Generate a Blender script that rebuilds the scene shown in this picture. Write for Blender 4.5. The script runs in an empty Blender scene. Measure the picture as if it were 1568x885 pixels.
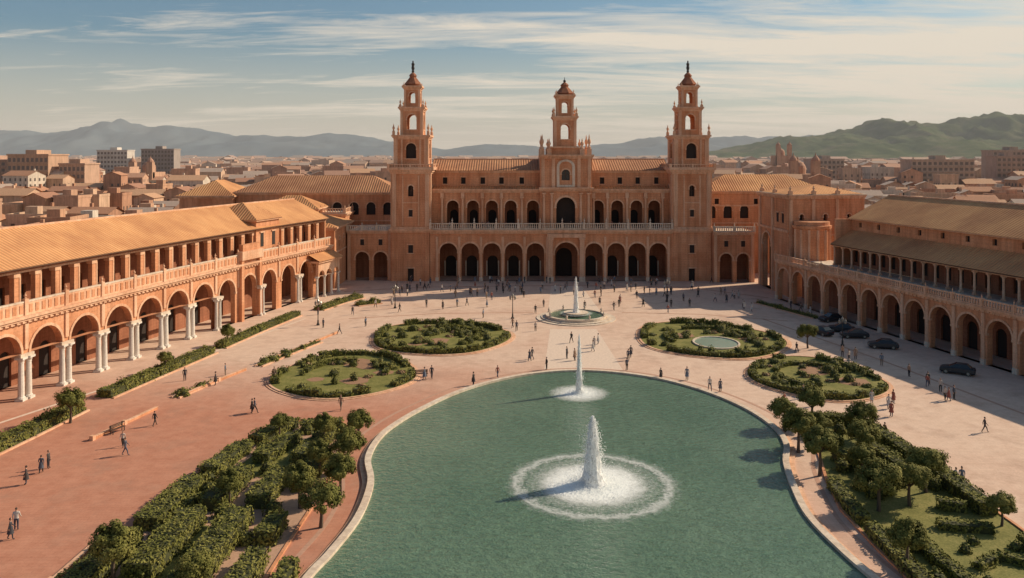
import bpy, math, random
import numpy as np
from mathutils import Vector, noise as mn
random.seed(7); rng=np.random.default_rng(7)
scene=bpy.context.scene
scene.view_settings.view_transform='Standard'; scene.view_settings.look='None'
scene.view_settings.exposure=0; scene.view_settings.gamma=1
PI=math.pi

# ------------------------------------------------------------ materials
def newmat(name):
    m=bpy.data.materials.new(name); m.use_nodes=True
    nt=m.node_tree; b=nt.nodes['Principled BSDF']
    return m,nt,b
def N(nt,t,**kw):
    n=nt.nodes.new(t)
    for k,v in kw.items():
        if k in n.inputs: n.inputs[k].default_value=v
        else: setattr(n,k,v)
    return n
def rgb(c): return (c[0],c[1],c[2],1.0)
def mixcol(nt,fac,a,b,blend='MIX'):
    n=nt.nodes.new('ShaderNodeMix'); n.data_type='RGBA'; n.blend_type=blend
    for idx,v in ((0,fac),(6,a),(7,b)):
        if hasattr(v,'is_linked'): nt.links.new(v,n.inputs[idx])
        elif isinstance(v,(int,float)): n.inputs[idx].default_value=v
        else: n.inputs[idx].default_value=rgb(v)
    return n.outputs[2]
def ramp(nt,src,stops):
    r=nt.nodes.new('ShaderNodeValToRGB'); nt.links.new(src,r.inputs[0])
    e=r.color_ramp.elements
    while len(e)<len(stops): e.new(0.5)
    for i,(p,c) in enumerate(stops):
        e[i].position=p; e[i].color=rgb(c) if not isinstance(c,(int,float)) else (c,c,c,1)
    return r.outputs[0]
def objcoord(nt,scale=(1,1,1)):
    g=N(nt,'ShaderNodeNewGeometry'); m=N(nt,'ShaderNodeMapping'); m.inputs['Scale'].default_value=scale
    nt.links.new(g.outputs['Position'],m.inputs['Vector']); return m.outputs[0]
def noise(nt,vec,scale,detail=3,rough=.55):
    n=N(nt,'ShaderNodeTexNoise'); n.inputs['Scale'].default_value=scale
    n.inputs['Detail'].default_value=detail; n.inputs['Roughness'].default_value=rough
    nt.links.new(vec,n.inputs['Vector']); return n.outputs[0]
def bump(nt,b,h,strength=.4,dist=.05):
    n=N(nt,'ShaderNodeBump'); n.inputs['Strength'].default_value=strength; n.inputs['Distance'].default_value=dist
    nt.links.new(h,n.inputs['Height']); nt.links.new(n.outputs[0],b.inputs['Normal'])
def masonry(name,c1,c2,c3,rough=.9,courses=True):
    m,nt,b=newmat(name)
    v=objcoord(nt); a=noise(nt,v,.25,4,.6)
    col=ramp(nt,a,[(.3,c1),(.52,c2),(.72,c3)])
    st=noise(nt,objcoord(nt,(1.3,1.3,.09)),1.0,3,.6)
    col=mixcol(nt,ramp(nt,st,[(.42,0.0),(.70,.55)]),col,[x*.6 for x in c1])
    fine=noise(nt,v,4,2,.6)
    col=mixcol(nt,.5,col,ramp(nt,fine,[(.25,.55),(.75,1.0)]),'MULTIPLY')
    if courses:
        w=N(nt,'ShaderNodeTexWave'); w.wave_type='BANDS'; w.bands_direction='Z'
        w.inputs['Scale'].default_value=.55; w.inputs['Distortion'].default_value=.4
        nt.links.new(v,w.inputs['Vector'])
        col=mixcol(nt,.18,col,ramp(nt,w.outputs['Fac'],[(.0,.55),(.25,1.0)]),'MULTIPLY')
    nt.links.new(col,b.inputs['Base Color']); b.inputs['Roughness'].default_value=rough
    b.inputs['Specular IOR Level'].default_value=.2
    return m
M_brick=masonry('brick',(.62,.265,.135),(.73,.355,.195),(.80,.43,.26))
M_brick2=masonry('brick_dark',(.32,.13,.075),(.40,.17,.10),(.46,.21,.125))  # arcade interior shade put into a darker brick; domes use it too
M_trim=masonry('terracotta_trim',(.72,.40,.245),(.81,.50,.33),(.84,.57,.40),courses=False)
M_stone=masonry('pale_stone',(.68,.53,.41),(.77,.64,.51),(.81,.71,.59),courses=False)
M_white=masonry('marble_column',(.74,.67,.59),(.80,.74,.67),(.84,.79,.73),.6,False)
def plain(name,c,rough=.8,metal=0,var=.35):
    m,nt,b=newmat(name); f=noise(nt,objcoord(nt),3,2)
    col=mixcol(nt,var,c,ramp(nt,f,[(.3,.4),(.7,1.0)]),'MULTIPLY')
    nt.links.new(col,b.inputs['Base Color']); b.inputs['Roughness'].default_value=rough; b.inputs['Metallic'].default_value=metal
    return m
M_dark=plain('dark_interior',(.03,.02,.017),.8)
M_glass=plain('window_glass',(.03,.035,.04),.15)
M_iron=plain('dark_iron',(.03,.03,.03),.5)
M_wood=plain('dark_wood',(.10,.05,.03),.6)
def tile(name,c1,c2):
    m,nt,b=newmat(name)
    uv=N(nt,'ShaderNodeUVMap'); sep=N(nt,'ShaderNodeSeparateXYZ'); nt.links.new(uv.outputs[0],sep.inputs[0])
    mul=N(nt,'ShaderNodeMath',operation='MULTIPLY'); mul.inputs[1].default_value=2*PI/.62; nt.links.new(sep.outputs[0],mul.inputs[0])
    s=N(nt,'ShaderNodeMath',operation='SINE'); nt.links.new(mul.outputs[0],s.inputs[0])
    mp=N(nt,'ShaderNodeMapping'); mp.inputs['Scale'].default_value=(1.4,.18,1); nt.links.new(uv.outputs[0],mp.inputs[0])
    n1=noise(nt,mp.outputs[0],1.6,4,.65)
    n2=noise(nt,objcoord(nt),.12,4,.6)
    col=mixcol(nt,ramp(nt,n1,[(.3,0.),(.7,1.)]),c1,c2)
    col=mixcol(nt,ramp(nt,n2,[(.4,0.),(.72,.85)]),col,[c1[0]*.66,c1[1]*.6,c1[2]*.66])
    gr=N(nt,'ShaderNodeMapRange'); gr.inputs[1].default_value=-1; gr.inputs[2].default_value=-.2; gr.inputs[3].default_value=.66; gr.inputs[4].default_value=1
    nt.links.new(s.outputs[0],gr.inputs[0])
    col=mixcol(nt,.5,col,gr.outputs[0],'MULTIPLY')
    nt.links.new(col,b.inputs['Base Color']); b.inputs['Roughness'].default_value=.85
    b.inputs['Specular IOR Level'].default_value=.2
    bump(nt,b,s.outputs[0],.45,.12)
    return m
M_tile=tile('roof_tiles',(.62,.29,.125),(.75,.41,.19))
M_tile2=tile('roof_tiles_brown',(.44,.21,.11),(.58,.31,.165))

def foliage(name,c1,c2,c3):
    m,nt,b=newmat(name)
    v=objcoord(nt); a=noise(nt,v,.55,2); f=noise(nt,v,6,1,.7)
    mx=N(nt,'ShaderNodeMath',operation='ADD'); nt.links.new(a,mx.inputs[0]); nt.links.new(f,mx.inputs[1])
    hf=N(nt,'ShaderNodeMath',operation='MULTIPLY'); hf.inputs[1].default_value=.5; nt.links.new(mx.outputs[0],hf.inputs[0])
    col=ramp(nt,hf.outputs[0],[(.38,c1),(.5,c2),(.62,c3)])
    nt.links.new(col,b.inputs['Base Color']); b.inputs['Roughness'].default_value=.8; b.inputs['Specular IOR Level'].default_value=.15
    return m
M_leaf=foliage('leaves',(.08,.085,.02),(.145,.145,.035),(.23,.21,.06))
M_leaf2=foliage('leaves_hedge',(.10,.105,.026),(.175,.175,.043),(.25,.23,.065))
M_leaf3=foliage('leaves_far',(.07,.08,.045),(.10,.11,.06),(.13,.14,.08))
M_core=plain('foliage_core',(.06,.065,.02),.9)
M_grass=foliage('grass',(.14,.14,.04),(.19,.185,.055),(.26,.23,.08))
M_soil=plain('soil',(.34,.19,.11),.95)
M_bark=plain('bark',(.12,.085,.06),.9)

# ------------------------------------------------------------ mesh builder
class MB:
    def __init__(s): s.v=[]; s.f=[]; s.m=[]; s.uv=[]; s.mats=[]
    def mi(s,mat):
        if mat not in s.mats: s.mats.append(mat)
        return s.mats.index(mat)
    def poly(s,pts,mat,uv=False):
        b=len(s.v); s.v.extend([tuple(p) for p in pts]); s.f.append(tuple(range(b,b+len(pts)))); s.m.append(s.mi(mat))
        if uv:
            p0=Vector(pts[0]); e=(Vector(pts[1])-p0).normalized(); n=e.cross(Vector(pts[-1])-p0).normalized(); g=n.cross(e)
            for p in pts:
                d=Vector(p)-p0; s.uv.append((d.dot(e)+uv if uv is not True else d.dot(e),d.dot(g)))
        else: s.uv.extend([(0,0)]*len(pts))
    def hexa(s,c,mat):
        for q in ((3,2,1,0),(4,5,6,7),(0,1,5,4),(1,2,6,5),(2,3,7,6),(3,0,4,7)):
            s.poly([c[i] for i in q],mat)
    def box(s,x0,x1,y0,y1,z0,z1,mat):
        s.hexa([(x0,y0,z0),(x1,y0,z0),(x1,y1,z0),(x0,y1,z0),(x0,y0,z1),(x1,y0,z1),(x1,y1,z1),(x0,y1,z1)],mat)
    def lathe(s,cx,cy,prof,seg,mat,rot=0,cz=0):
        rings=[]
        for r,z in prof:
            rings.append([(cx+r*math.cos(rot+2*PI*i/seg),cy+r*math.sin(rot+2*PI*i/seg),cz+z) for i in range(seg)])
        for a,b in zip(rings[:-1],rings[1:]):
            for i in range(seg):
                j=(i+1)%seg; s.poly([a[i],a[j],b[j],b[i]],mat)
        s.poly(rings[-1],mat); s.poly(rings[0][::-1],mat)
    def build(s,name,parent=None,smooth=False,loc=None):
        me=bpy.data.meshes.new(name); me.from_pydata(s.v,[],s.f)
        for m in s.mats: me.materials.append(m)
        me.polygons.foreach_set('material_index',s.m)
        u=me.uv_layers.new(name='UVMap'); u.data.foreach_set('uv',np.array(s.uv,dtype=np.float32).ravel())
        if smooth: me.polygons.foreach_set('use_smooth',[True]*len(s.f))
        me.update(); o=bpy.data.objects.new(name,me); scene.collection.objects.link(o)
        if parent: o.parent=parent
        if loc: o.location=loc
        return o
def empty(name,loc=(0,0,0)):
    e=bpy.data.objects.new(name,None); e.location=loc; e.empty_display_size=1; scene.collection.objects.link(e); return e

class Fr:
    def __init__(s,p0,p1):
        s.p=p0; dx=p1[0]-p0[0]; dy=p1[1]-p0[1]; s.len=math.hypot(dx,dy); s.u=(dx/s.len,dy/s.len); s.n=(s.u[1],-s.u[0])
    def L(s,a,d,z): return (s.p[0]+s.u[0]*a+s.n[0]*d, s.p[1]+s.u[1]*a+s.n[1]*d, z)
class Bz:
    def __init__(s,a,b,c):
        s.a,s.b,s.c=a,b,c; s.T=[0];s.S=[0]; pr=a
        for i in range(1,201):
            t=i/200; q=s.pt(t); s.S.append(s.S[-1]+math.hypot(q[0]-pr[0],q[1]-pr[1])); s.T.append(t); pr=q
        s.len=s.S[-1]
    def pt(s,t): return tuple((1-t)**2*s.a[k]+2*t*(1-t)*s.b[k]+t*t*s.c[k] for k in (0,1))
    def L(s,a,d,z):
        t=float(np.interp(a,s.S,s.T)); p=s.pt(t)
        dx=2*(1-t)*(s.b[0]-s.a[0])+2*t*(s.c[0]-s.b[0]); dy=2*(1-t)*(s.b[1]-s.a[1])+2*t*(s.c[1]-s.b[1]); l=math.hypot(dx,dy)
        ex=0
        if a<0: ex=a
        if a>s.len: ex=a-s.len
        return (p[0]+dy/l*d+dx/l*ex, p[1]-dx/l*d+dy/l*ex, z)

def fbox(mb,F,s0,s1,d0,d1,z0,z1,mat,seg=1):
    rings=[]
    for i in range(seg+1):
        a=s0+(s1-s0)*i/seg
        rings.append([F.L(a,d0,z0),F.L(a,d1,z0),F.L(a,d1,z1),F.L(a,d0,z1)])
    for A,B_ in zip(rings[:-1],rings[1:]):
        for k in range(4):
            j=(k+1)%4; mb.poly([A[k],A[j],B_[j],B_[k]],mat)
    mb.poly(rings[0],mat); mb.poly(rings[-1],mat)

def wall(mb,F,s0,s1,z0,z1,t,ops,mat,d=0,trim=None,glass=None,inner=None,mull=False,ends=True,trimmat=None):
    inner=inner or mat; db=d-t; L=F.L; trimmat=trimmat or M_trim
    def q(a,b,za,zb_):
        if b-a<1e-4 or zb_-za<1e-4: return
        mb.poly([L(a,d,za),L(b,d,za),L(b,d,zb_),L(a,d,zb_)],mat)
        mb.poly([L(a,db,za),L(a,db,zb_),L(b,db,zb_),L(b,db,za)],inner)
    cur=s0
    for (c,a,zb,zs,kind) in sorted(ops):
        q(cur,c-a,z0,z1)
        q(c-a,c+a,z0,zb)
        mb.poly([L(c-a,d,zb),L(c+a,d,zb),L(c+a,db,zb),L(c-a,db,zb)],mat)
        if zs>zb:
            for e in (c-a,c+a): mb.poly([L(e,d,zb),L(e,db,zb),L(e,db,zs),L(e,d,zs)],mat)
        if kind=='a':
            n=12; P=[(c-a*math.cos(PI*i/n),zs+a*math.sin(PI*i/n)) for i in range(n+1)]
        else: P=[(c-a,zs),(c+a,zs)]
        for (sa,za),(sb,zb2) in zip(P[:-1],P[1:]):
            mb.poly([L(sa,d,za),L(sb,d,zb2),L(sb,d,z1),L(sa,d,z1)],mat)
            mb.poly([L(sa,db,za),L(sa,db,z1),L(sb,db,z1),L(sb,db,zb2)],inner)
            mb.poly([L(sa,d,za),L(sa,db,za),L(sb,db,zb2),L(sb,d,zb2)],mat)
        if trim:
            w,pj=trim
            if kind=='a':
                O=[(c-(a+w)*math.cos(PI*i/12),zs+(a+w)*math.sin(PI*i/12)) for i in range(13)]
                for i in range(12):
                    A0,A1,B0,B1=P[i],P[i+1],O[i],O[i+1]
                    mb.poly([L(A0[0],d+pj,A0[1]),L(A1[0],d+pj,A1[1]),L(B1[0],d+pj,B1[1]),L(B0[0],d+pj,B0[1])],trimmat)
                    mb.poly([L(B0[0],d,B0[1]),L(B1[0],d,B1[1]),L(B1[0],d+pj,B1[1]),L(B0[0],d+pj,B0[1])],trimmat)
                    mb.poly([L(A0[0],d,A0[1]),L(A1[0],d,A1[1]),L(A1[0],d+pj,A1[1]),L(A0[0],d+pj,A0[1])],trimmat)
                for sg in (-1,1):
                    e0,e1=sorted((c+sg*(a-.05),c+sg*(a+w+.05))); fbox(mb,F,e0,e1,d-.25,d+pj+.06,zs-.35,zs-.01,trimmat)
            else:
                fbox(mb,F,c-a-w,c+a+w,d-.05,d+pj,zs+.01,zs+w,trimmat)
                fbox(mb,F,c-a-w,c+a+w,d-.05,d+pj+.1,zb-.2,zb-.01,trimmat)
        if glass:
            g=db+.06 if t>.3 else db-.02
            top=zs+(a if kind=='a' else 0)
            mb.poly([L(c-a-.02,g,zb),L(c+a+.02,g,zb),L(c+a+.02,g,top+.02),L(c-a-.02,g,top+.02)],glass)
            if mull:
                fbox(mb,F,c-.06,c+.06,g+.02,g+.1,zb,top-.05,M_wood); fbox(mb,F,c-a,c+a,g+.02,g+.09,(zb+top)/2-.05,(zb+top)/2+.05,M_wood)
        cur=c+a
    q(cur,s1,z0,z1)
    mb.poly([L(s0,d,z1),L(s1,d,z1),L(s1,db,z1),L(s0,db,z1)],mat)
    if ends:
        for e in (s0,s1): mb.poly([L(e,d,z0),L(e,db,z0),L(e,db,z1),L(e,d,z1)],mat)

def cornice(mb,F,s0,s1,z,proj=.6,h=.8,d=0,mat=None,seg=1,dent=True,ov=0):
    mat=mat or M_trim
    fbox(mb,F,s0-ov*.3,s1+ov*.3,d-.3,d+proj*.35,z,z+h*.36,mat,seg)
    fbox(mb,F,s0-ov*.7,s1+ov*.7,d-.3,d+proj*.7,z+h*.36,z+h*.66,mat,seg)
    fbox(mb,F,s0-ov,s1+ov,d-.3,d+proj,z+h*.66,z+h,mat,seg)
    if dent:
        n=int((s1-s0)/.9)
        for i in range(n):
            a=s0+(i+.5)*(s1-s0)/n; fbox(mb,F,a-.17,a+.17,d+proj*.35,d+proj*.62,z+h*.08,z+h*.355,mat)

def urn(mb,x,y,z,h,mat,seg=8,r=None):
    r=r or h*.17
    mb.lathe(x,y,[(r,0),(r,h*.12),(r*.5,h*.18),(r*.55,h*.3),(r*1.05,h*.45),(r*.85,h*.6),(r*.35,h*.72),(r*.4,h*.8),(.02,h)],seg,mat,cz=z)
def balustrade(mb,F,s0,s1,d,z,h,mat,step=.55,post=4.5,fin=.9,seg=1):
    fbox(mb,F,s0,s1,d-.14,d+.14,z,z+.2,mat,seg); fbox(mb,F,s0,s1,d-.16,d+.16,z+h-.2,z+h,mat,seg)
    n=max(1,int((s1-s0)/step))
    for i in range(n):
        a=s0+(i+.5)*(s1-s0)/n
        zz=[z+.2,z+h*.4,z+h-.2]; rr=[.07,.13,.06]
        for k in range(2):
            c=[]
            for zk,rk in ((zz[k],rr[k]),(zz[k+1],rr[k+1])):
                c+= [F.L(a-rk,d-rk,zk),F.L(a+rk,d-rk,zk),F.L(a+rk,d+rk,zk),F.L(a-rk,d+rk,zk)]
            mb.hexa(c,mat)
    n=max(1,round((s1-s0)/post))
    for i in range(n+1):
        a=s0+i*(s1-s0)/n; fbox(mb,F,a-.24,a+.24,d-.24,d+.24,z,z+h+.08,mat)
        if fin: p=F.L(a,d,0); urn(mb,p[0],p[1],z+h+.08,fin,mat,6)
def column(mb,x,y,z0,z1,r,mat,seg=12):
    h=z1-z0
    mb.box(x-r*1.45,x+r*1.45,y-r*1.45,y+r*1.45,z0,z0+.28,mat)
    mb.lathe(x,y,[(r*1.35,.28),(r*1.35,.42),(r*1.05,.5),(r*1.03,h*.33),(r*.86,h-.75),(r*1.0,h-.7),(r*.9,h-.62),(r*1.3,h-.25)],seg,mat,cz=z0)
    mb.box(x-r*1.5,x+r*1.5,y-r*1.5,y+r*1.5,z1-.25,z1,mat)
def hip(mb,x0,x1,y0,y1,z,zr,mat,over=.7,hipl=True,hipr=True):
    x0-=over;x1+=over;y0-=over;y1+=over
    if x1-x0>=y1-y0:
        ym=(y0+y1)/2; k=(y1-y0)/2; a=(x0+(k if hipl else 0),ym,zr); b=(x1-(k if hipr else 0),ym,zr)
        mb.poly([(x0,y0,z),(x1,y0,z),b,a],mat,True); mb.poly([(x1,y1,z),(x0,y1,z),a,b],mat,True)
        mb.poly([(x1,y0,z),(x1,y1,z),b],mat,True); mb.poly([(x0,y1,z),(x0,y0,z),a],mat,True)
    else:
        xm=(x0+x1)/2; k=(x1-x0)/2; a=(xm,y0+k,zr); b=(xm,y1-k,zr)
        mb.poly([(x1,y0,z),(x1,y1,z),b,a],mat,True); mb.poly([(x0,y1,z),(x0,y0,z),a,b],mat,True)
        mb.poly([(x0,y0,z),(x1,y0,z),a],mat,True); mb.poly([(x1,y1,z),(x0,y1,z),b],mat,True)
    mb.box(x0+.02,x1-.02,y0+.02,y1-.02,z-.3,z-.01,M_trim)

# ------------------------------------------------------------ central palace
def central():
    root=empty('plaza_palace_building',(0,0,0))
    F=Fr((0,195),(1,195)); mb=MB()
    cl=[-15.2,-10,-4.8,.4,5.6]; cr=[19.6,24.9,29.9,34.9]
    ops=[(c,2.1,0,6.95,'a') for c in cl+cr]+[(12.95,2.75,0,6.5,'a')]
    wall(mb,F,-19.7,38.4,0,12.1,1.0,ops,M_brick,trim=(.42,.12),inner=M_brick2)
    for c in [-17.9,-12.6,-7.4,-2.2,3.0,8.4,17.0,22.25,27.4,32.4,37.4]:
        fbox(mb,F,c-.28,c+.28,-.05,.22,0,10.6,M_trim); fbox(mb,F,c-.4,c+.4,-.05,.32,0,.9,M_stone)
    for sg in (-1,1):
        c=12.95+sg*3.75; fbox(mb,F,c-.55,c+.55,-.05,.75,0,9.9,M_trim); fbox(mb,F,c-.7,c+.7,-.05,.95,0,1.1,M_stone); fbox(mb,F,c-.7,c+.7,-.05,.95,9.9,10.4,M_trim)
    fbox(mb,F,8.4,17.5,-.05,.85,10.42,11.3,M_trim)
    cornice(mb,F,-19.6,38.3,11.3,.8,.95)
    mb.box(-19.7,38.4,194.6,204,12.27,12.4,M_stone)
    mb.box(-19.7,38.4,196,203.4,11.2,11.5,M_trim)
    FB=Fr((0,203.4),(1,203.4))
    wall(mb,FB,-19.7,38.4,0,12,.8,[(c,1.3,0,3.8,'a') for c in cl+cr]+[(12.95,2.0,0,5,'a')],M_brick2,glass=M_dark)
    for c in cl+cr:
        fbox(mb,FB,c-1.6,c-1.32,0,.15,0,3.8,M_stone); fbox(mb,FB,c+1.32,c+1.6,0,.15,0,3.8,M_stone)
    balustrade(mb,F,-19.5,38.2,.35,12.4,1.45,M_stone,.5,5.25,1.2)
    lo=[(c,1.45,12.4,17.6,'a') for c in (-14.4,-9.5,-4.9,-.3,5.1,20.9,25.6,30.3,34.6)]
    F2=Fr((0,198.6),(1,198.6))
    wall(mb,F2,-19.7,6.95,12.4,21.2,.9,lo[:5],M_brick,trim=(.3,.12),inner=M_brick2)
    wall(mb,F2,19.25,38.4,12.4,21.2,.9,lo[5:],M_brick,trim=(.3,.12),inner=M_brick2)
    for c in (-17,-12,-7.2,-2.6,2.4,18.9+.9,23.2,27.95,32.45,36.6):
        p=F2.L(c,.35,0); column(mb,p[0],p[1],12.4,19.9,.3,M_trim,8)
        fbox(mb,F2,c-.4,c+.4,-.05,.55,19.9,20.9,M_trim)
    for a,b in ((-19.6,6.9),(19.3,38.3)): cornice(mb,F2,a,b,20.9,.8,.95)
    mb.box(-19.7,38.4,199.6,203.5,21,21.3,M_trim)
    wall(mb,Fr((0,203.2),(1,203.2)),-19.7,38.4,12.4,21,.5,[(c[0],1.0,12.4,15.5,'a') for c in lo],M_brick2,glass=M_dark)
    F3=Fr((0,201.2),(1,201.2))
    at=[(c,.55,23.0,24.6,'r') for c in (-16.5,-12,-7.2,-2.6,2.4)]
    at2=[(c,.55,23.0,24.6,'r') for c in (22.2,26.6,31,35.6)]
    wall(mb,F3,-19.7,6.95,21.3,26.3,.6,at,M_brick,trim=(.2,.1),glass=M_dark)
    wall(mb,F3,19.25,38.4,21.3,26.3,.6,at2,M_brick,trim=(.2,.1),glass=M_dark)
    mb.poly([(-19.7,198.2,21.86),(38.4,198.2,21.86),(38.4,201.3,22.5),(-19.7,201.3,22.5)],M_tile,True)
    for a,b in ((-19.6,6.9),(19.3,38.3)): cornice(mb,F3,a,b,25.7,.5,.6)
    mb.poly([(-20,200.3,26.32),(39,200.3,26.32),(39,209,29.0),(-20,209,29.0)],M_tile2,True)
    mb.poly([(39,217.7,26.3),(-20,217.7,26.3),(-20,209,29.0),(39,209,29.0)],M_tile2,True)
    mb.box(-20,39,208.85,209.15,28.9,29.2,M_trim)
    mb.box(-19.7,38.4,216.5,217,0,26.3,M_brick)
    for e in (-19.9,38.6): mb.poly([(e,200.3,26.3),(e,217.7,26.3),(e,209,29.0)],M_brick)
    Fp=Fr((0,197.4),(1,197.4)); c0=13.0
    wall(mb,Fp,6.8,19.4,12.4,22.2,1.0,[(c0,2.3,12.4,17.6,'a')],M_brick,trim=(.5,.2))
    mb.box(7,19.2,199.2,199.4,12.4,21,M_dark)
    for c in (7.7,9.6,16.6,18.5):
        p=Fp.L(c,.4,0); column(mb,p[0],p[1],12.4,21,.33,M_trim,8)
    cornice(mb,Fp,6.8,19.4,21.3,.9,1.0,ov=.3)
    wall(mb,Fp,6.8,19.4,22.2,30,1.0,[(c0,1.0,24.0,25.6,'a')],M_brick,trim=(.35,.15),glass=M_glass,mull=True)
    for c in (7.5,10.0,16.2,18.7): fbox(mb,Fp,c-.4,c+.4,-.05,.25,22.3,29.2,M_trim)
    fbox(mb,Fp,c0-2.2,c0-1.55,-.05,.32,22.9,27.3,M_stone); fbox(mb,Fp,c0+1.55,c0+2.2,-.05,.32,22.9,27.3,M_stone)
    fbox(mb,Fp,c0-2.2,c0+2.2,-.05,.36,22.4,22.88,M_stone)
    for i in range(12):
        a0=PI*i/12;a1=PI*(i+1)/12
        pts=[(1.55,a0),(2.2,a0),(2.2,a1),(1.55,a1)]
        mb.hexa([Fp.L(c0-r*math.cos(a),-.05,27.3+r*math.sin(a)*.8) for r,a in pts]+[Fp.L(c0-r*math.cos(a),.32,27.3+r*math.sin(a)*.8) for r,a in pts],M_stone)
    cornice(mb,Fp,6.8,19.4,29.2,.9,1.0,ov=.4)
    mb.box(6.8,7.3,198.5,210,12,30,M_brick); mb.box(18.9,19.4,198.5,210,12,30,M_brick); mb.box(7.3,18.9,209.5,210,12,30,M_brick)
    mb.box(6.85,19.35,197.3,210.05,29.9,30.1,M_trim)
    mb.box(9.4,16.6,197.8,206,30.1,31.8,M_brick); mb.box(9.1,16.9,197.5,206.3,31.8,32.2,M_trim)
    for x,h in ((7.3,4.2),(9.0,3.2),(17.0,3.2),(18.7,4.2)):
        mb.box(x-.55,x+.55,197.3,198.4,30.1,31.6,M_trim); urn(mb,x,197.85,31.6,h-.6,M_trim,8,.42)
        mb.box(x-.55,x+.55,205,206.1,30.1,31.6,M_trim); urn(mb,x,205.5,31.6,h-.6,M_trim,8,.42)
    tower_stage(mb,c0,202,5.2,32.2,38.9,1.1,34.0,36.6,.7,pin=1.7)
    tower_stage(mb,c0,202,3.9,39.6,44.2,.8,40.4,42.4,.5,pin=.9)
    dome(mb,c0,202,44.9,2.3,4.4)
    mb.build('palace_body',root)
    return root

def tower_stage(mb,cx,cy,w,z0,z1,a,zb,zs,t,pin=2,glass=None,mat=None,corner=True):
    mat=mat or M_brick; h=w/2
    fr=[Fr((cx-h,cy-h),(cx+h,cy-h)),Fr((cx+h,cy-h),(cx+h,cy+h)),Fr((cx+h,cy+h),(cx-h,cy+h)),Fr((cx-h,cy+h),(cx-h,cy-h))]
    for i,f in enumerate(fr):
        e=t if i%2 else 0
        wall(mb,f,e,w-e,z0,z1,t,[(h,a,zb,zs,'a')],mat,trim=(.22,.1),glass=glass)
        if zb-z0>1: 
            fbox(mb,f,h-a-.3,h+a+.3,-.1,.14,zb-.25,zb-.005,M_trim)
    pr=.16
    if corner:
        q=w*.1
        for sx in (-1,1):
            for sy in (-1,1):
                x0,x1=sorted((cx+sx*(h+pr),cx+sx*(h-q))); y0,y1=sorted((cy+sy*(h+pr),cy+sy*(h-q)))
                mb.box(x0,x1,y0,y1,z0,z1-.35,M_trim)
    mb.box(cx-h+t,cx+h-t,cy-h+t,cy+h-t,z0+.02,z0+.25,M_trim)
    for k,(o,za,zb2) in enumerate(((.22,z1-.35,z1),(.42,z1,z1+.3),(.65,z1+.3,z1+.7))):
        mb.box(cx-h-o,cx+h+o,cy-h-o,cy+h+o,za+.001*k,zb2+.001*k,M_trim)
    if pin:
        for sx in (-1,1):
            for sy in (-1,1):
                x=cx+sx*(h+.15); y=cy+sy*(h+.15)
                mb.box(x-.3,x+.3,y-.3,y+.3,z1+.71,z1+.71+pin*.35,M_trim); urn(mb,x,y,z1+.71+pin*.35,pin,M_trim,8,pin*.16)
def dome(mb,cx,cy,z,r,h):
    mb.lathe(cx,cy,[(r*.9,0),(r*.9,h*.06),(r*1.05,h*.08),(r*1.0,h*.13),(r*.78,h*.25),(r*.55,h*.38),(r*.42,h*.45),(r*.42,h*.52),(r*.5,h*.54),(r*.33,h*.64),(r*.12,h*.72)],8,M_brick2,rot=PI/8,cz=z)
    mb.lathe(cx,cy,[(.1,0),(.3,.15),(.36,.35),(.3,.55),(.08,.7),(.06,h*.3)],8,M_iron,cz=z+h*.71)
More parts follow.
